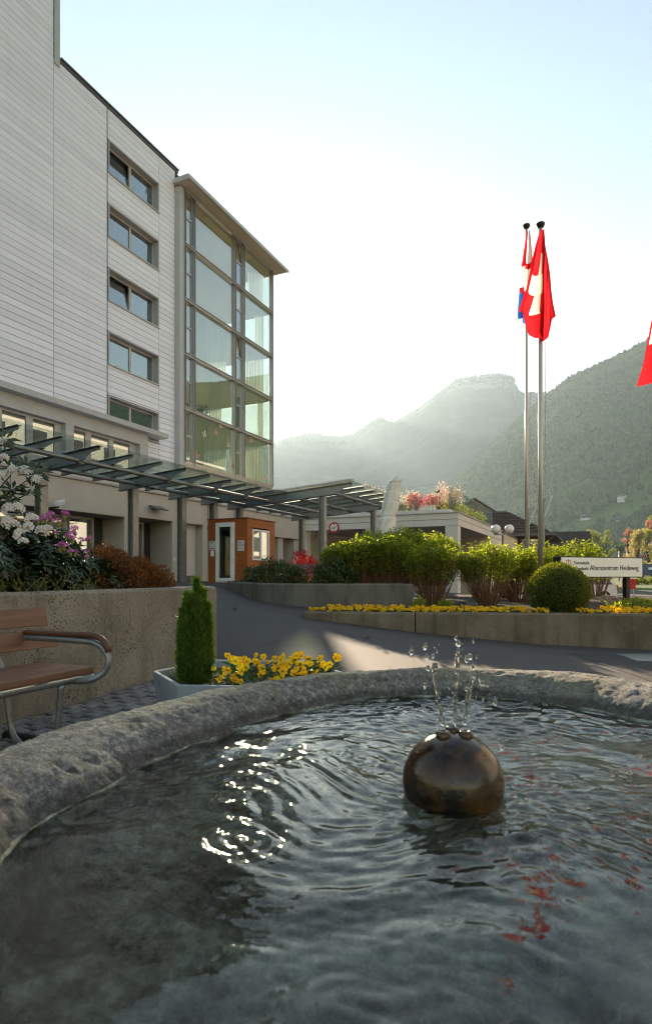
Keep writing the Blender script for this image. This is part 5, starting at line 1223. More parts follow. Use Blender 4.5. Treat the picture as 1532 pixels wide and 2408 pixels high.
# ------------------------------------------------------------------ shrubs
def dome_pts(rng, n, c, rx, ry, rz, shell=.35, flat=.0):
    d = nrm(rng.normal(size=(n, 3))); d[:, 2] = np.abs(d[:, 2]) if flat == 0 else d[:, 2]
    k = 1 - shell * rng.random((n, 1)) ** 1.6
    lump = 1 + .12 * np.sin(d[:, :1] * 7 + c[0] * 3) * np.cos(d[:, 1:2] * 6 + 1) + .10 * np.sin(d[:, 2:3] * 9 + d[:, :1] * 5)
    return np.asarray(c) + d * k * lump * np.array([rx, ry, rz]), d
def hydrangea(x, y, w, h, lab, z=None, nst=60, lv=26, seed=1, lean=(0, 0), base_r=.16, grp='hydrangea bushes in the bed', leafmin=.46):
    z = z if z is not None else .46
    t_ = thing('hydrangea_bush', lab, 'bush', (x, y, z), group=grp); rng = np.random.default_rng(seed); gs = Geo(); gl = Geo()
    for k in range(nst):
        a = rng.uniform(0, 6.28); q = math.sqrt(rng.random()); b = np.array([x + base_r * q * math.cos(a), y + base_r * q * math.sin(a), z - .02])
        hh = h * (1 - .22 * q * q) * rng.uniform(.80, 1.04); tip = np.array([x + lean[0] + w / 2 * q * math.cos(a), y + lean[1] + w / 2 * .8 * q * math.sin(a), z + hh])
        mid = b * .45 + tip * .55 + np.array([math.cos(a), math.sin(a), 0]) * w * .05 + rng.normal(size=3) * .02
        gs.poly([b, b * .5 + mid * .5 + rng.normal(size=3) * .012, mid, tip], .0065, .0035, 4)
        if rng.random() < .5: gs.poly([mid, mid + (tip - mid) * .6 + rng.normal(size=3) * .08], .004, .002, 3)
        m = int(lv * 1.25 * rng.uniform(.7, 1.3)); f = leafmin + (1.02 - leafmin) * rng.random(m) ** .6
        p = np.where(f[:, None] < .55, b + (mid - b) * (f / .55)[:, None], mid + (tip - mid) * ((f - .55) / .45)[:, None])
        d = np.stack([rng.normal(size=m), rng.normal(size=m), rng.uniform(-.2, .9, m)], 1); p = p + nrm(d) * rng.uniform(.0, .05, (m, 1))
        gl.leaves(p, d, rdir(m, rng) * .6 + np.array([0, 0, 1.]), rng.uniform(.042, .085, m) * (.7 + .3 * f), rng.uniform(.030, .052, m), fold=.2)
    gs.build('stems', M['stem'], t_); gl.build('foliage', M['lf_hydr'], t_); return t_
hydrangea(P(1018, 1400, 11.0).x, 11.0, 1.05, 1.17, 'twiggy hydrangea bush right of the dark wall end', .49, 95, 30, 1)
hydrangea(P(1146, 1400, 11.0).x, 11.0, 1.2, 1.17, 'wide hydrangea bush left of the front flagpole', .49, 105, 30, 2)
hydrangea(P(1228, 1400, 11.6).x, 11.9, .85, 1.12, 'hydrangea bush directly behind the front flagpole', .50, 75, 30, 3)
hydrangea(P(1408, 1400, 10.9).x, 11.9, .72, .95, 'sparse hydrangea bush below the long white sign', .46, 60, 14, 4)
hydrangea(P(1290, 1400, 13.2).x, 13.3, 1.2, 1.22, 'hydrangea bush behind the left end of the sign', .54, 85, 30, 5)
hydrangea(P(1368, 1400, 13.5).x, 13.8, 1.2, 1.30, 'tall bright hydrangea bush rising above the long sign', .54, 90, 34, 6)
hydrangea(P(1425, 1400, 13.5).x, 14.0, .8, 1.0, 'low hydrangea bush at the right end of the sign hedge', .54, 60, 28, 7)
for k, (px, Yp, w, h, lab) in enumerate(((812, 12.0, 1.0, .86, 'leftmost hydrangea bush behind the dark grey wall'), (880, 12.4, 1.1, 1.14, 'hydrangea bush left of the wrapped parasol'), (950, 12.3, 1.15, 1.18, 'hydrangea bush right of the wrapped parasol'), (1022, 12.6, 1.1, 1.05, 'rearmost hydrangea bush near the red photinia'))):
    hydrangea(P(px, 1400, Yp).x, Yp, w, h, lab, .84, 130, 38, 20 + k, leafmin=.3, base_r=.3)
hydrangea(P(848, 1400, 11.7).x, 11.7, 1.0, .95, 'hydrangea bush in front of the hedge above the middle of the dark grey wall', .84, 110, 36, 43, leafmin=.25, base_r=.3)
hydrangea(P(918, 1400, 11.6).x, 11.6, 1.0, .98, 'hydrangea bush in front of the hedge near the right end of the dark grey wall', .84, 110, 36, 44, leafmin=.25, base_r=.3)
hydrangea(P(1192, 1400, 13.0).x, 13.0, .9, 1.05, 'hydrangea bush in the second row just left of the flagpoles', .54, 90, 32, 42)
def shrub(name, lab, c, rx, ry, rz, n, L, Wd, mat, seed, shell=.4, up=.4, stems=14, cat='shrub'):
    t_ = thing(name, lab, cat, c); rng = np.random.default_rng(seed); p, d = dome_pts(rng, n, c, rx, ry, rz, shell)
    g = Geo(); g.leaves(p, d * .7 + rng.normal(size=(n, 3)) * .6 + np.array([0, 0, up]), d * .8 + rng.normal(size=(n, 3)) * .5, rng.uniform(.7, 1.25, n) * L, rng.uniform(.75, 1.2, n) * Wd); g.build('foliage', mat, t_)
    gs = Geo()
    for k in range(stems):
        a = rng.uniform(0, 6.28); q = rng.uniform(.2, .8); c_ = np.array(c)
        gs.poly([c_ + rng.normal(size=3) * .03 * np.array([1, 1, 0]), c_ + np.array([rx * q * .5 * math.cos(a), ry * q * .5 * math.sin(a), rz * .4]), c_ + np.array([rx * q * math.cos(a), ry * q * math.sin(a), rz * .8])], .012, .004)
    gs.build('stems', M['stem'], t_); return t_
shrub('evergreen_shrub', 'low dark evergreen shrub with a pale flower at the curve of the grey wall', (P(640, 1300, 12.2).x, 12.6, .82), .72, .6, .50, 2600, .075, .034, M['lf_shrub'], 31)
shrub('evergreen_shrub', 'dark glossy rhododendron shrub at the left of the hydrangea hedge', (P(785, 1300, 11.3).x, 11.4, .82), .42, .45, .52, 2400, .085, .034, M['lf_shrub'], 32)
shrub('photinia_shrub', 'red leaved photinia left of the canopy post', (P(712, 1300, 15.2).x, 15.4, .72), .58, .45, .86, 2000, .085, .034, M['lf_red'], 33, .5, .8)
shrub('photinia_shrub', 'red leaved photinia showing above the hydrangeas near the annexe pillar', (P(1035, 1290, 15.5).x, 15.6, 1.2), .55, .4, .55, 1300, .085, .034, M['lf_red'], 34, .5, .8)
# boxwood ball
bx = P(1313, 1385, 8.95); rb = .445
bw_ = thing('boxwood_ball', 'large clipped green boxwood ball in front of the sign', 'shrub', (bx.x, 8.95, .44)); rng = np.random.default_rng(50); n = 17000
d = nrm(rng.normal(size=(n, 3))); lump = 1 + .035 * np.sin(d[:, :1] * 9 + 2) * np.sin(d[:, 2:3] * 8) + .02 * np.sin(d[:, 1:2] * 17 + d[:, :1] * 13) + .03 * rng.normal(size=(n, 1))
p = np.array([bx.x, 8.95, .44 + rb * .84]) + d * lump * rb * (1 - .16 * rng.random((n, 1)) ** 2) * np.array([1, 1, .92])
k = p[:, 2] > .45; p, d = p[k], d[k]; n = len(p)
g = Geo(); g.leaves(p, d + rng.normal(size=(n, 3)) * .75, d + rng.normal(size=(n, 3)) * .6, rng.uniform(.018, .032, n), rng.uniform(.011, .018, n)); g.build('foliage', M['lf_box'], bw_)
mb = MB(); mb.lathe([(rb * .80 * math.sin(math.pi * i / 10) + 1e-3, -rb * .76 * math.cos(math.pi * i / 10)) for i in range(11)], (bx.x, 8.95, .46 + rb * .80), 14); mb.build('dark_core', pmat('dark_core', (.02, .03, .01), (.012, .016, .008), 30, .95, .6, 60), bw_)  # solid dark core; its colour stands in for shade between the leaves
# azalea mound in the left bed
az = thing('azalea_mound', 'rounded rust brown azalea mound on the left raised bed', 'shrub', tuple(Vector((*bw(-4.55, 4.55), .86)))); rng = np.random.default_rng(60)
ac_ = np.array([*bw(-4.55, 4.55), .86]); G_ = Geo(); 
for (dt, ds, r, hz_, n) in ((0, 0, .40, .44, 8500), (.0, .38, .34, .38, 5600), (-.05, -.36, .33, .30, 5000), (-.3, .15, .38, .50, 5200), (-.2, .62, .26, .28, 3200)):
    c = np.array([*bw(-4.55 + dt, 4.55 + ds), .84]); p, d = dome_pts(rng, n, c, r, r, hz_, .3)
    G_.leaves(p, d + rng.normal(size=(n, 3)) * .6 + np.array([0, 0, .3]), d + rng.normal(size=(n, 3)) * .6, rng.uniform(.018, .034, n), rng.uniform(.010, .016, n))
G_.build('foliage', M['lf_azalea'], az); gs = Geo()
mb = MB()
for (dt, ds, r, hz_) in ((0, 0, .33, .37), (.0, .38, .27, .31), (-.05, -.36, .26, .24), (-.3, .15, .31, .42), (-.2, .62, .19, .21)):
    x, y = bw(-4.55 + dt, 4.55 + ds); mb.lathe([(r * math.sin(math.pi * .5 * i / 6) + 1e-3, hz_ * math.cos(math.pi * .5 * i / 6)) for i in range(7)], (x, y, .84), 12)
mb.build('dark_core', pmat('azalea_core', (.035, .018, .008), (.02, .012, .006), 30, .95, .6, 60), az)  # dark domes fill the mound, coloured like the shade inside it
for k in range(30):
    a = rng.uniform(0, 6.28); gs.poly([ac_, ac_ + np.array([.36 * math.cos(a), .36 * math.sin(a), .28])], .008, .003)
gs.build('stems', M['stem'], az)
# rhododendron with white and pink trusses
rc = np.array([*bw(-4.75, 2.45), .86]); rh = thing('rhododendron', 'big dark leaved rhododendron with white trusses and pink buds on the raised bed', 'shrub', tuple(rc)); rng = np.random.default_rng(70)
gl = Geo(); gs = Geo()
def whorl(p, ax, n, L):
    ax = nrm(np.asarray(ax, float)[None])[0]; u = nrm(np.cross(ax, [.3, .5, .8])[None])[0]; w = np.cross(ax, u); a = np.linspace(0, 6.28, n, endpoint=False) + rng.uniform(0, 1) + rng.normal(size=n) * .15
    rad = np.cos(a)[:, None] * u + np.sin(a)[:, None] * w; dr = rad + ax * rng.uniform(-.25, .45, (n, 1)); gl.leaves(np.repeat(np.asarray(p)[None], n, 0) + rad * .008, dr, ax + rad * .2, rng.uniform(.75, 1.15, n) * L, rng.uniform(.24, .32, n) * L, fold=.12)
for (dt, ds, rx, hz_, n) in ((0, 0, .55, .78, 190), (.25, -.5, .5, .72, 120), (.1, .85, .50, .56, 170), (.25, .45, .45, .60, 140), (-.2, -.9, .6, 1.05, 120), (.15, 1.22, .44, .70, 170), (.08, 1.55, .38, .56, 140), (.2, 1.85, .30, .36, 90), (.3, .95, .35, .62, 110)):
    c = np.array([*bw(-4.75 + dt, 2.45 + ds), .84]); p, d = dome_pts(rng, n, c, rx, rx * .8, hz_, .45)
    for a_, b_ in zip(p, d):
        whorl(a_, b_ + np.array([0, 0, .5]), rng.integers(6, 10), .125)
        if rng.random() < .4: gs.poly([c + (a_ - c) * .35, a_], .006, .0035, 4)
# a branch reaching up at the frame's edge
tips = []
for (px, py, Yq) in ((6, 1075, 4.6), (40, 1100, 4.6), (80, 1118, 4.6), (30, 1150, 4.55), (5, 1035, 4.7), (70, 1160, 4.6), (-20, 1110, 4.6), (20, 1180, 4.5)):
    q = P(px, py, Yq); tips.append(q); gs.poly([rc + np.array([-.4, -.1, .4]), np.array([P(-60, 1190, 4.6).x, 4.6, 1.5]), np.array(q)], .012, .004, 5); whorl(np.array(q), (.3, -.4, .9), 9, .12); whorl(np.array(q) + rng.normal(size=3) * .03, (.6, -.6, .4), 7, .11)
gl.build('foliage', M['lf_rhodo'], rh); gs.build('branches', M['bark'], rh)
def truss(mat_idx, nfl, R_, seed, bud=False):
    rg = random.Random(seed); mb = MB(); rg2 = np.random.default_rng(seed)
    for k in range(nfl):
        d = Vector(rg2.normal(size=3)); d.z = abs(d.z) * .9 + .1; d.normalize(); c = d * R_ * rg.uniform(.75, 1.0); u = d.orthogonal().normalized(); w = d.cross(u); r = R_ * (.55 if not bud else .42)
        for j in range(5):
            a = 2 * math.pi * j / 5 + rg.uniform(-.1, .1); e = u * math.cos(a) + w * math.sin(a); f = d.cross(e); lift = d * r * rg.uniform(.1, .35)
            mb.cm = 0; mb.add([c + e * r * .12, c + e * r * .6 - f * r * .34 + lift * .6, c + e * r + lift - f * r * .12, c + e * r + lift + f * r * .12, c + e * r * .6 + f * r * .34 + lift * .6], [(0, 1, 2, 3, 4)])
        mb.cm = 1; mb.add([c + d * .002 + u * r * .14, c + d * .002 + w * r * .14, c + d * .002 - u * r * .14, c + d * .002 - w * r * .14], [(0, 1, 2, 3)])
        mb.cm = 0; mb.add([Vector((0, 0, 0)), c + u * r * .15, c - u * r * .15 + w * r * .1], [(0, 1, 2)])
    return mb
wt_m = [truss(0, 15, .052, 80 + k).mesh('flower_truss', [M['rh_white'], M['rh_eye']]) for k in range(3)]
rg = random.Random(5)
for k, (px, py, Yq, s_) in enumerate(((10, 1078, 4.55, .9), (30, 1108, 4.55, 1.1), (62, 1112, 4.55, 1.2), (88, 1130, 4.55, 1.05), (5, 1040, 4.6, .9), (22, 1200, 4.35, 1.3), (42, 1198, 4.35, 1.2), (30, 1238, 4.3, 1.25), (48, 1258, 4.3, 1.2), (20, 1228, 4.3, 1.1), (74, 1222, 4.4, 1.2), (68, 1240, 4.35, 1.0), (98, 1252, 4.4, 1.2), (112, 1246, 4.4, .9), (8, 1120, 4.5, 1.0), (55, 1275, 4.3, .9))):
    put(wt_m[k % 3], 'flower_truss', rh, Vector(P(px, py, Yq)) - Vector(rc), (rg.uniform(.2, .9), rg.uniform(-.3, .3), rg.uniform(-.6, .6)), s_ * .72)
def budmesh(seed):
    mb = truss(0, 13, .030, seed, True); mb.cm = 2
    mb.lathe([(.003, -.04), (.010, -.03), (.012, -.014), (.007, .0)], (0, 0, 0), 8); return mb.mesh('pink_bud', [M['rh_pink'], M['rh_pink'], M['bud']])
bm_ = [budmesh(90 + k) for k in range(3)]
for k, (px, py, Yq, s_) in enumerate(((98, 1222, 4.5, 1), (88, 1226, 4.5, 1.1), (119, 1213, 4.6, 1.2), (116, 1224, 4.6, 1.1), (152, 1212, 4.7, 1.3), (137, 1227, 4.7, 1.1), (173, 1246, 4.8, 1.3), (168, 1260, 4.75, 1.4), (158, 1262, 4.7, 1), (171, 1268, 4.7, 1.1), (189, 1273, 4.9, 1.1), (211, 1270, 5.0, 1.2), (147, 1282, 4.7, 1.1), (140, 1288, 4.7, 1.2), (152, 1286, 4.7, 1), (165, 1298, 4.7, 1), (178, 1300, 4.8, .9), (204, 1300, 4.95, .9), (204, 1312, 4.9, .8), (131, 1256, 4.6, .8), (108, 1218, 4.55, 1.1))):
    put(bm_[k % 3], 'pink_bud', rh, Vector(P(px, py, Yq)) - Vector(rc), (rg.uniform(-.2, .3), rg.uniform(-.25, .25), rg.uniform(0, 6)), s_)
# dry grass along the wall top
gr = Geo(); rng = np.random.default_rng(77)
for k in range(130):
    s_ = rng.uniform(.6, 3.9); t0 = rng.uniform(-4.15, -3.97); x, y = bw(t0, s_); b = np.array([x, y, .86]); hh = rng.uniform(.16, .40) * (1 if s_ < 2.9 else .7); dv = np.array([rng.normal() * .09, rng.normal() * .09, hh])
    gr.poly([b, b + dv * .5 + rng.normal(size=3) * .01, b + dv], .0026, .0014, 3)
    m = 9; f = rng.uniform(.3, 1.0, m)[:, None]; gr.leaves(b + dv * f, np.repeat(dv[None], m, 0) + rng.normal(size=(m, 3)) * .12, rdir(m, rng), rng.uniform(.016, .035, m), .007)
tag(gr.build('dry_grass', M['lf_grass']), 'dry flowering grass stalks along the top of the beige wall', 'grass', kind='stuff')

# ------------------------------------------------------------------ pansy bed (rows of plants behind the low wall)
def bed_plant(seed):
    rng = np.random.default_rng(seed); mbs = []
    Vt = np.array([tuple(v.co) for v in PF.vertices]); Ft = [tuple(p.vertices) for p in PF.polygons]; mi = [p.material_index for p in PF.polygons]
    mb = MB()
    for k in range(15):
        a = rng.uniform(0, 6.28); r = .135 * math.sqrt(rng.random()); m_ = (Matrix.Translation((r * math.cos(a), r * math.sin(a) * .8, rng.uniform(.06, .125))) @ Matrix.Rotation(rng.uniform(-.9, .9), 4, 'Z') @ Matrix.Rotation(rng.uniform(-.9, .1), 4, 'X') @ Matrix.Scale(rng.uniform(.6, .95), 4))
        kk = len(mb.v); mb.v += [tuple(m_ @ Vector(v)) for v in Vt]; mb.f += [tuple(i + kk for i in f) for f in Ft]; mb.m += mi
    return mb.mesh('blossoms', [M['pansy'], M['pansy_eye']]), pansy_foliage(90, .14, .085, seed + 300, .04)
BP = [bed_plant(500 + k) for k in range(4)]
rg = random.Random(9); row = resample([(-.12, 8.98), (.5, 8.86), (1.3, 8.74), (2.95, 8.58), (4.4, 8.34), (5.6, 8.06), (6.5, 7.85)], .05)
cum = 0; last = None; k = 0; cnt = {}; ORD = 'first second third fourth fifth sixth seventh eighth ninth tenth eleventh twelfth thirteenth fourteenth fifteenth sixteenth seventeenth eighteenth nineteenth twentieth'.split()
for p in row:
    if last is not None: cum += (p - last).length
    last = p
    if cum >= k * .215:
        k += 1
        for dy, zz in ((0, 0), (.26, .015)):
            x, y = p.x + rg.uniform(-.04, .04), p.y + dy + rg.uniform(-.03, .03)
            if math.hypot(x - bx.x, y - 8.95) < .50: continue
            if dy and x < .1: continue
            cnt.setdefault((dy, 0 if x < 1.3 else (1 if x < bx.x else 2)), []).append(x)
            sgi = 0 if x < 1.3 else (1 if x < bx.x else 2); o_ = ORD[len(cnt[(dy, sgi)]) - 1]; rw_ = 'front' if dy == 0 else 'back'
            lab = ('%s yellow pansy plant from the left end of the %s row of the bed' % (o_, rw_), '%s yellow pansy plant right of the wall joint in the %s row' % (o_, rw_), '%s yellow pansy plant right of the boxwood in the %s row' % (o_, rw_))[sgi]
            t_ = thing('pansy_plant', lab, 'pansy', (x, y, .44 + zz), group='pansies in the bed'); t_.rotation_euler = (0, 0, rg.uniform(-.5, .5))
            b_, f_ = BP[rg.randrange(4)]; put(f_, 'foliage', t_); put(b_, 'blossoms', t_)
shrub('low_groundcover', 'low green and red groundcover around the foot of the sign post', (P(1490, 1412, 10.1).x, 10.0, .47), .55, .3, .16, 700, .05, .028, M['lf_hydr'], 36, .5, .5, 4, 'plant')
shrub('low_groundcover', 'small leafy plant at the foot of the dark wall end', (1.55, 9.72, .46), .12, .12, .2, 150, .07, .03, M['lf_hydr'], 37, .6, .9, 3, 'plant')
shrub('low_groundcover', 'small leafy plant beside the pansies right of the dark wall end', (1.98, 9.75, .46), .13, .12, .16, 150, .07, .03, M['lf_hydr'], 38, .6, .9, 3, 'plant')
def boulder(x, y, z, r, lab):
    mb = MB(); v_, f_ = blob((x, y, z + r * .4), r, .7, None); mb.add(v_, f_); tag(mb.build('boulder', M['conc_grey'], None, 'W', (x, y, z), smooth=True), lab, 'stone')
boulder(P(1095, 1405, 11).x, 10.6, .44, .12, 'grey stone between the two twiggy hydrangea bushes')

# ------------------------------------------------------------------ slatted metal bench behind the shrubs
sb = thing('metal_bench', 'dark metal slat bench half hidden behind the shrubs', 'bench', (P(700, 1340, 13.9).x, 13.9, .82)); x0, x1 = P(640, 0, 13.9).x, P(752, 0, 13.9).x
for i in range(4): MB().box(x0, x1, 13.70, 13.72, 1.10 + i * .055, 1.135 + i * .055).build('back_slat', M['trim_dark'], sb)
for i in range(4): MB().box(x0, x1, 13.75 + i * .1, 13.83 + i * .1, 1.04, 1.06).build('seat_slat', M['trim'], sb)
for x in (x0 + .08, x1 - .08):
    for y in (13.72, 14.1): MB().box(x - .02, x + .02, y, y + .04, .8, 1.10 if y > 14 else 1.3).build('leg', M['black'], sb)

# ------------------------------------------------------------------ flagpoles and flags
def flagmat(name, kind):
    g = NG(name); uv = g.n('UVMap'); s = g.n('SeparateXYZ', ins={0: uv.outputs[0]}); u, v = s.outputs[0], s.outputs[1]
    au = g.math('ABSOLUTE', g.math('SUBTRACT', u, .5)); av = g.math('ABSOLUTE', g.math('SUBTRACT', v, .5))
    if kind == 'swiss':
        a = g.math('MULTIPLY', g.math('LESS_THAN', au, .088), g.math('LESS_THAN', av, .28)); b = g.math('MULTIPLY', g.math('LESS_THAN', av, .088), g.math('LESS_THAN', au, .28))
        col = g.mix(g.math('MAXIMUM', a, b), (.54, .014, .022), (.74, .71, .66))
    else:
        a = g.math('LESS_THAN', v, .30); b = g.math('GREATER_THAN', v, .66); st = g.math('LESS_THAN', g.math('ABSOLUTE', g.math('SUBTRACT', v, .48)), .12)
        col = g.mix(a, (.55, .01, .02), (.03, .10, .38)); col = g.mix(st, col, (.75, .73, .70)); 
        col = g.mix(g.math('MULTIPLY', b, g.math('LESS_THAN', au, .18)), col, (.75, .73, .70))
    d = g.n('BsdfDiffuse', ins={'Color': col}); t = g.n('BsdfTranslucent', ins={'Color': g.mix(1.0, col, (1.15, 1.3, 1.2), 'MULTIPLY')})
    return g.done(g.n('MixShader', ins={0: .62, 1: d.outputs[0], 2: t.outputs[0]}))
M['flag_swiss'] = flagmat('flag_cloth_red', 'swiss'); M['flag_local'] = flagmat('flag_cloth_striped', 'local')
def drape(Yp, left, right, bottom, top, folds, depth, mat, name, parent, ph=0.0, shear=0.0):
    """limp flag hanging from its pole: outline measured left/right per height, cloth folded in depth"""
    nu, nv = 90, 80; ly = [p[1] for p in left]; ry = [p[1] for p in right]
    U, W_ = np.meshgrid(np.linspace(0, 1, nu), np.linspace(0, 1, nv)); bot = np.interp(U, [b[0] for b in bottom], [b[1] for b in bottom])
    py = top + (bot - top) * W_; xl = np.interp(py, ly, [p[0] for p in left]); xr = np.interp(py, ry, [p[0] for p in right])
    h = U + .11 * np.sin(2 * np.pi * folds * U + ph + W_ * .9) * np.sin(np.pi * np.clip(U, 0, 1)) ** .4 ; h = np.clip(h, 0, 1)
    px = xl + (xr - xl) * h; wid = (xr - xl) / FX * Yp
    yy = Yp - .09 + depth * np.clip(W_ * 2.2, .12, 1) * np.cos(2 * np.pi * folds * U + ph + W_ * .9) + .03 * np.sin(W_ * 9 + U * 7) * W_
    V = np.stack([(px - 766) / FX * Yp, yy, H - (py - 1352) / FX * Yp], -1).reshape(-1, 3) - np.array(BASE[parent.name][1])
    i, j = np.meshgrid(np.arange(nv - 1), np.arange(nu - 1), indexing='ij'); a = (i * nu + j).ravel(); uv = np.stack([(U + shear * (W_ - .5)).ravel(), 1 - W_.ravel()], 1)
    return put(mesh_np(name, V, np.stack([a, a + 1, a + nu + 1, a + nu], 1), [mat], True, uv=uv), name, parent)
def flagpole(px, top, Yp, r, lab, zb=.45):
    q = P(px, top, Yp); t_ = thing('flagpole', lab, 'flagpole', (q.x, Yp, zb))
    z1 = q.z; MB().tube([(q.x, Yp, zb), (q.x, Yp, zb + (z1 - zb) * .5), (q.x, Yp, zb + (z1 - zb) * .502), (q.x, Yp, zb + (z1 - zb) * .78), (q.x, Yp, zb + (z1 - zb) * .782), (q.x, Yp, z1 - .1)], [r, r, r * .88, r * .86, r * .72, r * .7], 20).build('pole', M['pole'], t_, smooth=True)
    MB().lathe([(.02, -.12), (.06, -.10), (.085, -.05), (.08, -.025), (.04, 0), (.0, .004)], (q.x, Yp, z1), 18).build('cap', M['black'], t_, smooth=True)
    MB().tube([(q.x + r + .03, Yp - .02, z1 - .15), (q.x + r + .045, Yp - .02, zb + 2.1)], .006, 6).build('halyard', M['rope'], t_)
    MB().box(q.x + r - .002, q.x + r + .03, Yp - .025, Yp + .025, zb + 1.15, zb + 2.1).build('crank_housing', M['galv'], t_)
    MB().tube([(q.x + r + .03, Yp - .02, zb + 1.75), (q.x + r + .17, Yp - .05, zb + 2.15)], .010, 8).build('crank', M['white_plastic'], t_)
    return t_
f1 = flagpole(1270, 522, 11.5, .045, 'front flagpole rising behind the boxwood ball'); f2 = flagpole(1237, 526, 13.8, .036, 'rear flagpole left of the front flagpole', .5); f3 = flagpole(1541, 652, 13.6, .045, 'third flagpole at the right edge of the picture', .3)
def flag(lab, Yp, base, *a, **k):
    t_ = thing('flag', lab, 'flag', base); drape(Yp, *a, 'cloth', t_, **k); return t_
flag('red flag with white cross hanging limp on the front flagpole', 11.42, tuple(P(1262, 800, 11.42)), [(1270, 540), (1261, 560), (1245, 620), (1230, 690), (1213, 738), (1216, 744), (1226, 785), (1240, 800)], [(1273, 540), (1277, 580), (1283, 620), (1290, 690), (1298, 750), (1296, 760), (1290, 790), (1290, 800)],
     [(0, 740), (.14, 744), (.22, 752), (.24, 788), (.34, 796), (.5, 800), (.62, 810), (.8, 800), (.9, 793), (.91, 752), (1, 752)], 545, 2.0, .10, M['flag_swiss'], ph=1.4, shear=.25)
flag('red, white and blue flag hanging limp on the rear flagpole', 13.72, tuple(P(1232, 765, 13.72)), [(1236, 540), (1228, 600), (1222, 640), (1218, 700), (1215, 740), (1216, 765)], [(1241, 540), (1246, 580), (1250, 620), (1254, 660), (1256, 720), (1250, 765)],
     [(0, 752), (.3, 760), (.6, 765), (1, 735)], 548, 1.8, .07, M['flag_local'], ph=.2, shear=.3)
flag('red flag hanging limp at the right edge of the picture', 13.5, tuple(P(1530, 912, 13.5)), [(1540, 670), (1534, 715), (1520, 770), (1506, 845), (1500, 872), (1486, 916), (1490, 917)], [(1543, 670), (1552, 720), (1562, 800), (1572, 880), (1580, 930)],
     [(0, 916), (.15, 910), (.4, 900), (.7, 896), (1, 880)], 672, 2.2, .10, M['flag_swiss'], ph=2.0, shear=.2)

# ------------------------------------------------------------------ long sign
SL, SR = Vector((4.11, 10.3, 0)), Vector((5.97, 11.07, 0)); sd = (SR - SL).normalized(); sn = Vector((sd.y, -sd.x, 0)); ang = math.atan2(sd.y, sd.x)
sg = thing('name_sign', 'long white sign in a black frame reading Gemeinde and Alterszentrum Heideweg', 'sign', (SL.x, SL.y, .45)); sg.rotation_euler = (0, 0, ang); BASE[sg.name] = ('W', Vector((0, 0, 0)))
SW = (SR - SL).length; b0, b1 = 1.000 - .45, 1.378 - .45
MB().box(0, SW, 0, .18, b0, b1).build('cabinet', M['black'], sg, bevel=.004); MB().box(.018, SW - .018, -.006, -.001, b0 + .018, b1 - .018).build('face', M['white_paint'], sg)
for x in (.2, SW - .36): MB().box(x, x + .09, .05, .13, -.1, b0 - .001).build('post', M['black'], sg)
for (bd, x, z, sz, sx, bo) in (('Gemeinde', .30, .250, .088, 1.0, .0008), ('Ingenbohl', .30, .148, .088, 1.0, .0008), ('Alterszentrum Heideweg', .68, .150, .128, .93, .0005)):
    put(text_mesh(bd, M['black_paint'], sz, sx, bold=bo), 'lettering', sg, (x, -.0085, b0 + z - .012), (math.radians(90), 0, 0))
mb = MB()
for (xa, za, xb, zb_) in ((.12, .30, .24, .30), (.12, .22, .24, .22), (.14, .30, .12, .22), (.22, .30, .24, .22), (.18, .33, .18, .15)): mb.bar((xa, -.008, b0 + za), (xb, -.008, b0 + zb_), .003, .009, (0, 1, 0)) if False else mb.bar((xa, -.008, b0 + za), (xb, -.008, b0 + zb_), .010, .003, (0, 1, 0))
mb.build('emblem', M['red_paint'], sg)

# ------------------------------------------------------------------ globe lamps, parasol
lp = P(1181, 1257, 22); lt = thing('globe_lamp', 'street lamp with two white glass globes on a short crossbar', 'lamp', (lp.x, 22, -.1))
MB().tube([(lp.x, 22, -.15), (lp.x, 22, lp.z - .02)], .045, 10).build('post', M['galv'], lt, smooth=True); MB().bar((lp.x - .28, 22, lp.z), (lp.x + .28, 22, lp.z), .05, .05).build('crossbar', M['galv'], lt)
glb = NG('opal_glass'); glb = glb.done(glb.bsdf((.78, .75, .70), .25, 0, None, .5))
for dx in (-.25, .25):
    c = (lp.x + dx, 22, lp.z + .205); MB().lathe([(.02, -.2), (.09, -.2), (.09, -.165), (.05, -.16)], c, 14).build('socket', M['trim_dark'], lt, smooth=True)
    MB().lathe([(.172 * math.sin(math.pi * i / 16) + 1e-4, -.172 * math.cos(math.pi * i / 16)) for i in range(17)], c, 26).build('globe', glb, lt, smooth=True)
ps = thing('wrapped_parasol', 'closed parasol wrapped in a white cover, leaning above the hedge', 'parasol', tuple(P(905, 1400, 14.5).xy) + (.8,)); rng = np.random.default_rng(14)
ctl = [(1268, 905, 17), (1258, 907, 17.5), (1240, 909, 19), (1222, 911, 19.5), (1215, 912, 18), (1212, 912, 17.6), (1195, 916, 19), (1182, 918, 19.5), (1176, 919, 17.5), (1165, 921, 18), (1155, 922.5, 17), (1152, 923, 16), (1147, 924, 15.5), (1143, 925, 16), (1136, 927, 15.5), (1135.5, 927.5, 13), (1131, 930, 14), (1127, 933, 13), (1122, 935.5, 9.5), (1117.5, 936.5, 2.0)]
nv, na2 = 150, 56; yv = np.linspace(1268, 1118, nv); ys_ = [c[0] for c in ctl][::-1]; cx_ = np.interp(yv, ys_, [c[1] for c in ctl][::-1]); rw = np.interp(yv, ys_, [c[2] for c in ctl][::-1])
tie = np.ones(nv)
for q in (1257, 1216, 1180, 1155, 1136): tie *= 1 - .13 * np.exp(-((yv - q) / 1.6) ** 2)
aa = np.linspace(0, 2 * np.pi, na2, endpoint=False); Vp = []
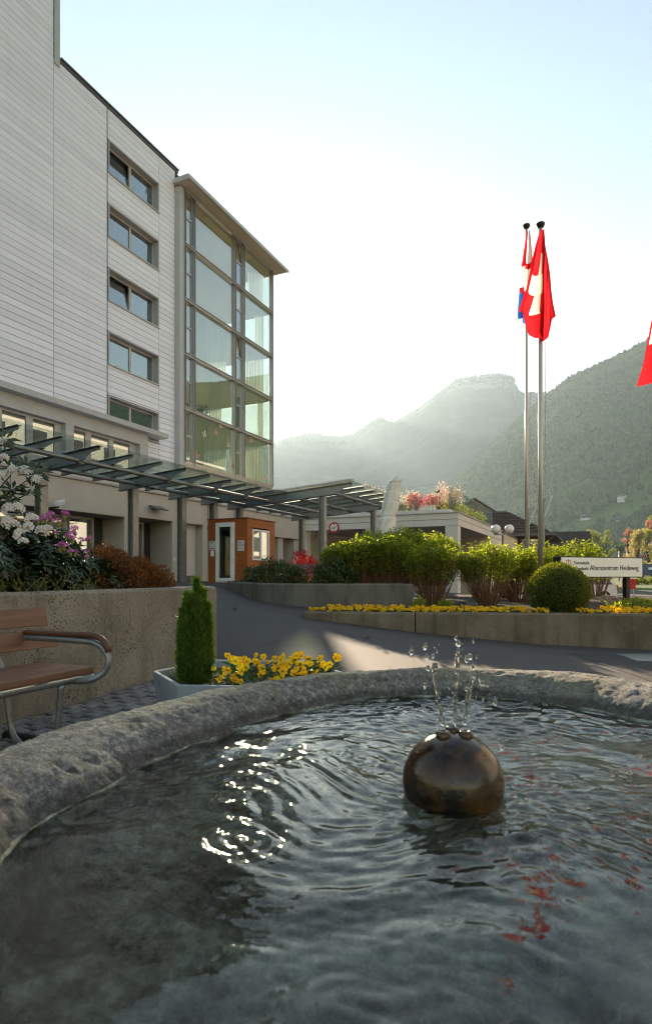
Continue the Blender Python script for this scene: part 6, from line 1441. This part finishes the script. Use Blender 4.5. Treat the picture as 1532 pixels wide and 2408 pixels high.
for k in range(nv):
    rad = rw[k] * tie[k] / FX * 14.5 * .98 * (1 + .07 * np.sin(aa * 7 + yv[k] * .03) * (tie[k] ** 3) + .045 * np.sin(aa * 11 + yv[k] * .21) + .03 * np.sin(aa * 3 + yv[k] * .17)); Vp.append(np.stack([(cx_[k] - 766) / FX * 14.5 + rad * np.cos(aa), 14.5 + rad * np.sin(aa), np.full(na2, H - (yv[k] - 1352) / FX * 14.5)], 1))
Vp = np.concatenate(Vp) - np.array(BASE[ps.name][1]); i, j = np.meshgrid(np.arange(nv - 1), np.arange(na2), indexing='ij'); a = (i * na2 + j).ravel(); b = (i * na2 + (j + 1) % na2).ravel()
put(mesh_np('cover', Vp, np.stack([a, b, b + na2, a + na2], 1), [M['fabric_white']], True), 'cover', ps)
for q in (1257, 1216, 1180, 1155, 1136):
    k = int(np.argmin(abs(yv - q))); c = ((cx_[k] - 766) / FX * 14.5, 14.5, H - (yv[k] - 1352) / FX * 14.5); r = rw[k] * .88 / FX * 14.5; MB().lathe([(r, -.012), (r + .006, -.004), (r + .006, .004), (r, .012)], c, 28).build('strap', M['fabric_white'] if q > 1140 else M['soffit'], ps, smooth=True)
MB().tube([(BASE[ps.name][1].x, 14.5, .8), (BASE[ps.name][1].x, 14.5, 2.0)], .03, 10).build('pole', M['galv'], ps, smooth=True)

# ------------------------------------------------------------------ roof terrace planting
def airy(name, lab, base, h, w, n, mat, L, seed, frame='B', cat='shrub'):
    t_ = thing(name, lab, cat, base, frame); rng = np.random.default_rng(seed); gs = Geo(); gl = Geo(); b = np.array(base, float)
    for k in range(n):
        a = rng.uniform(0, 6.28); q = rng.uniform(.15, 1); tip = b + np.array([w / 2 * q * math.cos(a), w / 2 * q * math.sin(a), h * rng.uniform(.5, 1.0) * (1 - .3 * q * q)]); mid = b * .5 + tip * .5 + rng.normal(size=3) * .06
        gs.poly([b + rng.normal(size=3) * .04, mid, tip], .014, .005, 4); m = 17; c = np.concatenate([np.repeat(tip[None], m // 2 + 1, 0), np.repeat((mid * .4 + tip * .6)[None], m // 2, 0)]) + rng.normal(size=(m, 3)) * L * .9
        gl.leaves(c, rdir(m, rng), rdir(m, rng), rng.uniform(.6, 1.2, m) * L, rng.uniform(.45, .7, m) * L)
    gs.build('stems', M['bark'], t_); gl.build('foliage', mat, t_)
for k, (px, dz, h, w, lab) in enumerate(((868, 0, 1.75, 1.7, 'pale blossoming shrub behind the end of the glass canopy'), (905, 0, 1.3, 1.3, 'pale blossoming shrub left of the wrapped parasol on the terrace'), (962, 0, 1.2, 1.1, 'pale blossoming shrub between parasol and red maple on the terrace'), (1030, 0, 1.55, 1.3, 'pale blossoming shrub right of the red maple'), (1062, 0, 1.6, 1.3, 'pale blossoming shrub in the terrace corner'), (1092, 0, 1.4, 1.3, 'pale blossoming shrub right of the terrace corner'))):
    kx = (px - 766) / FX; s_ = A0 + 1.5 + (1.2 if k > 3 else 0); t_ = (kx * s_ * CT + s_ * ST) / (CT - kx * -ST * -1) if False else None
    # point on the terrace in that direction at that distance along the wing
    t_ = (kx * .9044 * s_ - .4267 * s_) / (.9044 + .4267 * kx)
    airy('blossom_shrub', lab, (min(t_, -7.3), s_, 4.34), h, w, 26, M['lf_blossom'], .10, 110 + k)
airy('maple_shrub', 'crimson Japanese maple behind the terrace glass', (-8.75, A0 + 1.0, 4.34), .95, 1.05, 34, M['lf_maple'], .10, 120); airy('maple_shrub', 'smaller crimson maple close to the terrace corner', (-7.9, A0 + 1.0, 4.34), .85, .8, 26, M['lf_maple'], .10, 121)
shrub('grass_tuft', 'round straw coloured grass tuft left of the crimson maple on the terrace', tuple(fx('B', (-9.55, A0 + .85, 4.34))), .30, .30, .36, 500, .22, .012, M['lf_grass'], 122, .7, 1.2, 3, 'grass')
for i in range(3):
    shrub('terrace_bush', 'green bush behind the right side terrace glass, %s' % ('nearest the corner', 'in the middle', 'farthest along')[i], tuple(fx('B', (-7.7, 32 + i * 3.2, 4.34))), .9, 1.3, .75, 900, .13, .07, M['lf_tree'], 123 + i, .5, .5, 5)
MB().box(-8.0, -7.75, A0 + .7, A0 + .95, 4.341, 4.62).build('terrace_pot', M['white_plastic'], None, 'B', (-7.9, A0 + .8, 4.341), bevel=.02); tag(bpy.data.objects['terrace_pot'], 'small white square pot in the terrace corner', 'pot')
# bird shapes stuck on the terrace glass
def bird(t_, z_, sz, lab):
    q = thing('bird_sticker', lab, 'sticker', (t_, A0 + .49, z_), 'B')
    MB().ext([(t_ + x * sz, z_ + y * sz) for x, y in ((-1, .35), (-.45, .45), (-.15, .15), (.05, .5), (.75, .75), (.4, .25), (.55, 0), (1.0, -.25), (.55, -.15), (.15, -.2), (-.25, -.55), (-.35, -.2), (-.55, -.1), (-.3, .1))], 'y', A0 + .492, A0 + .496).build('silhouette', M['black_paint'], q, 'B')
bird(-7.52, 5.22, .17, 'black bird silhouette on the corner pane of the terrace glass'); bird(-11.0, 5.0, .09, 'small black bird silhouette on the terrace glass above the canopy')

# ------------------------------------------------------------------ parked car, poster, utility poles
cr = P(1452, 1413, 33); cz = g1(16, 33)
car = thing('parked_car', 'white hatchback parked on the street behind the sign', 'car', (cr.x, 33, cz)); M['car'] = pmat('car_paint', (.72, .72, .73), None, 2, .2); prof_ = [(-4.05, .28), (-4.1, .62), (-3.9, .85), (-3.0, .98), (-2.25, 1.42), (-.55, 1.46), (-.06, .98), (0, .62), (-.04, .28)]
mb = MB(); mb.ext([(cr.x + x, cz + z) for x, z in prof_], 'y', 33, 34.7); mb.build('body', M['car'], car, bevel=.08)
MB().ext([(cr.x + x, cz + z) for x, z in ((-2.85, .98), (-2.2, 1.36), (-.65, 1.39), (-.3, .98))], 'y', 32.985, 34.715).build('window', M['trim_dark'], car)
for x in (-.75, -3.25):
    for y in (32.95, 34.55):
        mb = MB(); mb.tube([(cr.x + x, y, cz + .31), (cr.x + x, y + .2, cz + .31)], .31, 28); wh = mb.build('wheel', M['black'], car, smooth=False)
        for i in range(5):
            a = i * 1.2566; MB().bar((cr.x + x, y - .012, cz + .31), (cr.x + x + .22 * math.cos(a), y - .012, cz + .31 + .22 * math.sin(a)), .05, .02, (0, 1, 0)).build('spoke', M['mullion'], wh)
        MB().lathe([(.21, -.01), (.225, 0), (.21, .01)], (0, 0, 0), 24)
MB().box(cr.x - .05, cr.x + .015, 33.0, 33.25, cz + .68, cz + .95).build('tail_light', M['red_paint'], car)
pq = P(1478, 1380, 44); bp = thing('roadside_poster', 'red and white advertising poster on posts at the meadow edge', 'poster', (pq.x, 44, -.5))
MB().box(pq.x - .5, pq.x + .5, 44, 44.05, .0, 1.3).build('board', M['white_paint'], bp); MB().box(pq.x - .5, pq.x + .5, 43.99, 43.998, .0, .75).build('red_panel', M['red_paint'], bp)
put(text_mesh('2x', M['white_paint'], .45, 1), 'lettering', bp, (-.42, -.013, .80), (math.radians(90), 0, 0))
for dx in (-.4, .4): MB().box(pq.x + dx - .03, pq.x + dx + .03, 44.06, 44.12, -.55, 1.3).build('post', M['galv'], bp)
for (px, top, Yq, lab) in ((1455, 1296, 150, 'short pale utility pole beyond the meadow'), (1474, 1292, 170, 'taller utility pole with crossbars beyond the meadow')):
    q = P(px, top, Yq); t_ = thing('utility_pole', lab, 'utility pole', (q.x, Yq, -.5)); MB().tube([(q.x, Yq, -.6), (q.x, Yq, q.z)], .18, 8).build('pole', M['pole'], t_, smooth=True)
    for k in range(2): MB().bar((q.x - 1.1, Yq, q.z - .6 - k * 1.3), (q.x + 1.1, Yq, q.z - .6 - k * 1.3), .15, .15).build('crossbar', M['galv'], t_)

# ------------------------------------------------------------------ trees in the valley
def tree(px, top, bot, wpx, Yq, mat, lab, seed, n=1500, leaf=None):
    q = P(px, bot, Yq); h = (bot - top) / FX * Yq; w = wpx / FX * Yq; zb = min(q.z, g1(q.x, Yq) if Yq < 500 else q.z); zb = q.z if Yq > 500 else -.5
    h += q.z - zb; t_ = thing('valley_tree', lab, 'tree', (q.x, Yq, zb)); rng = np.random.default_rng(seed); gs = Geo(); gl = Geo(); b = np.array([q.x, Yq, zb]); L = leaf or w * .055
    gs.poly([b, b + (0, 0, h * .35), b + (0, 0, h * .8)], h * .03, h * .01, 6)
    lobes = 15
    for k in range(lobes):
        f = rng.uniform(.28, .95); r = w / 2 * math.sin(math.pi * min(1, f * .78 + .18)) * rng.uniform(.3, .95); a = rng.uniform(0, 6.28); c = b + np.array([r * math.cos(a), r * math.sin(a), h * f * .97])
        gs.poly([b + (0, 0, h * f * .55), c], h * .010, h * .004, 4); lr = w * rng.uniform(.14, .24); m = n // lobes; d = rdir(m, rng); p = c + d * lr * rng.uniform(.35, 1.05, (m, 1)) * np.array([1, 1, .85]); gl.leaves(p, rdir(m, rng), d + rng.normal(size=(m, 3)) * .7, rng.uniform(.6, 1.3, m) * L, rng.uniform(.6, 1.0, m) * L)
    gs.build('trunk', M['bark'], t_); gl.build('crown', mat, t_); return t_
tree(1390, 1243, 1310, 62, 260, M['lf_tree'], 'yellow green tree just right of the sign hedge', 201); tree(1424, 1240, 1315, 42, 270, M['lf_tree'], 'slender yellow green tree in the middle of the valley', 202); tree(1408, 1275, 1322, 60, 250, M['lf_treedk'], 'dark green tree between the two yellow green ones', 203)
tree(1500, 1242, 1342, 74, 165, M['lf_treepale'], 'large pale blossoming tree above the white house', 204, 2400); tree(1476, 1238, 1300, 36, 190, M['lf_treepink'], 'small pink tinged tree left of the pale blossoming tree', 205); tree(1528, 1208, 1270, 40, 230, M['lf_treepink'], 'copper pink tree at the right edge of the picture', 206); tree(1532, 1190, 1260, 50, 300, M['lf_tree'], 'high yellow green tree behind the copper pink tree', 207); tree(1522, 1238, 1330, 46, 180, M['lf_tree'], 'green tree behind the white house at the right edge', 208)
tree(1455, 1275, 1335, 50, 320, M['lf_treedk'], 'dark green tree behind the utility poles', 209); tree(1360, 1262, 1322, 50, 330, M['lf_treedk'], 'dark green tree behind the left part of the sign hedge', 210); tree(1545, 1262, 1345, 46, 150, M['lf_treepale'], 'pale tree cut by the right edge of the picture', 211)
for k, (px, w) in enumerate(((1485, 30), (1505, 34), (1530, 30), (1552, 30))): shrub('meadow_bush', ('leftmost', 'second', 'third', 'rightmost')[k] + ' green bush in the row along the far meadow edge', tuple(P(px, 1364, 95 + k).xy) + (-.5,), w / FX * 95 * .6, .8, 1.0, 500, .3, .2, M['lf_tree'], 220 + k, .5, .4, 4, 'bush')
# fallen leaves on the asphalt
lm = Geo(); lm.leaves(np.zeros((1, 3)), np.array([[1., 0, 0]]), np.array([[0, 0, 1.]]), .07, .04, fold=.35); lme = lm.mesh('fallen_leaf', M['litter']); rg = random.Random(31)
for (px, py, Yq, s_, lab) in ((558, 1437, 9.3, 1.7, 'large brown fallen leaf on the drive near the grey wall'), (855, 1493, 7.6, 1.6, 'dark curled leaf in the sunlit patch of asphalt'), (548, 1428, 9.6, .6, 'small fallen leaf above the large brown one'), (640, 1438, 9.0, .6, 'small fallen leaf close to the foot of the grey wall'), (650, 1445, 8.9, .5, 'tiny fallen leaf left of the low wall end'), (590, 1420, 10, .5, 'tiny fallen leaf halfway along the grey wall'), (680, 1462, 8.5, .5, 'tiny fallen leaf beside the low wall end'), (540, 1462, 8.5, .5, 'tiny fallen leaf right of the beige wall')):
    q = P(px, py, Yq); o = put(lme, 'fallen_leaf', None, (q.x, Yq, g1(q.x, Yq) + .012), (rg.uniform(-.2, .2), rg.uniform(-.2, .2), rg.uniform(0, 6)), s_); tag(o, lab, 'leaf', 'fallen leaves on the drive')

# litter and grit gathered along the wall feet
rng = np.random.default_rng(91); lt_ = Geo()
for (pts, nn_) in (([(-1.86, 12.2), (-1.42, 11.0), (-.95, 10.25), (-.5, 10.02)], 40), ([(-.3, 8.66), (.5, 8.55), (1.285, 8.44), (2.95, 8.28), (4.4, 8.03), (5.5, 7.8)], 110)):
    pp = resample(pts, .05)
    for k in range(nn_):
        p = pp[rng.integers(0, len(pp))]; x, y = p.x + rng.normal() * .05, p.y - abs(rng.normal()) * .16 - .02
        lt_.leaves(np.array([[x, y, g1(x, y) + .006]]), np.array([[rng.normal(), rng.normal(), .12]]), np.array([[rng.normal() * .4, rng.normal() * .4, 1.]]), rng.uniform(.012, .035), rng.uniform(.008, .02))
for k in range(130):
    x, y = rng.uniform(-1.6, 5), rng.uniform(3.5, 9.5); lt_.leaves(np.array([[x, y, g1(x, y) + .005]]), np.array([[rng.normal(), rng.normal(), .12]]), np.array([[0, 0, 1.]]), rng.uniform(.008, .02), rng.uniform(.006, .012))
tag(lt_.build('leaf_litter', M['litter']), 'crumbs of dry leaves strewn over the asphalt drive', 'leaf litter', kind='stuff')
xs_ = np.arange(3.0, 8.01, .25)
pt = grid_sheet('asphalt_patch', np.arange(3.05, 9.01, .2), np.arange(5.2, 7.41, .2), lambda x, y: gz(x, y) + .004, pmat('asphalt_repair', (.055, .052, .054), (.040, .038, .040), 140, .85, .5, 160, lo=.3, hi=.7)); tag(pt, kind='structure')
dc.location.z += .004

# ------------------------------------------------------------------ haze
g = NG('haze_air'); pv_ = g.n('VolumePrincipled', ins={'Color': (.62, .82, 1.0), 'Density': 0.76e-4, 'Anisotropy': .44}); g.set(g.out.inputs['Volume'], pv_.outputs[0])
hz_o = MB().box(-7400, 7400, -2500, 6600, -4, 1290).build('haze', g.m); tag(hz_o, 'pale haze filling the valley', 'haze', kind='stuff')
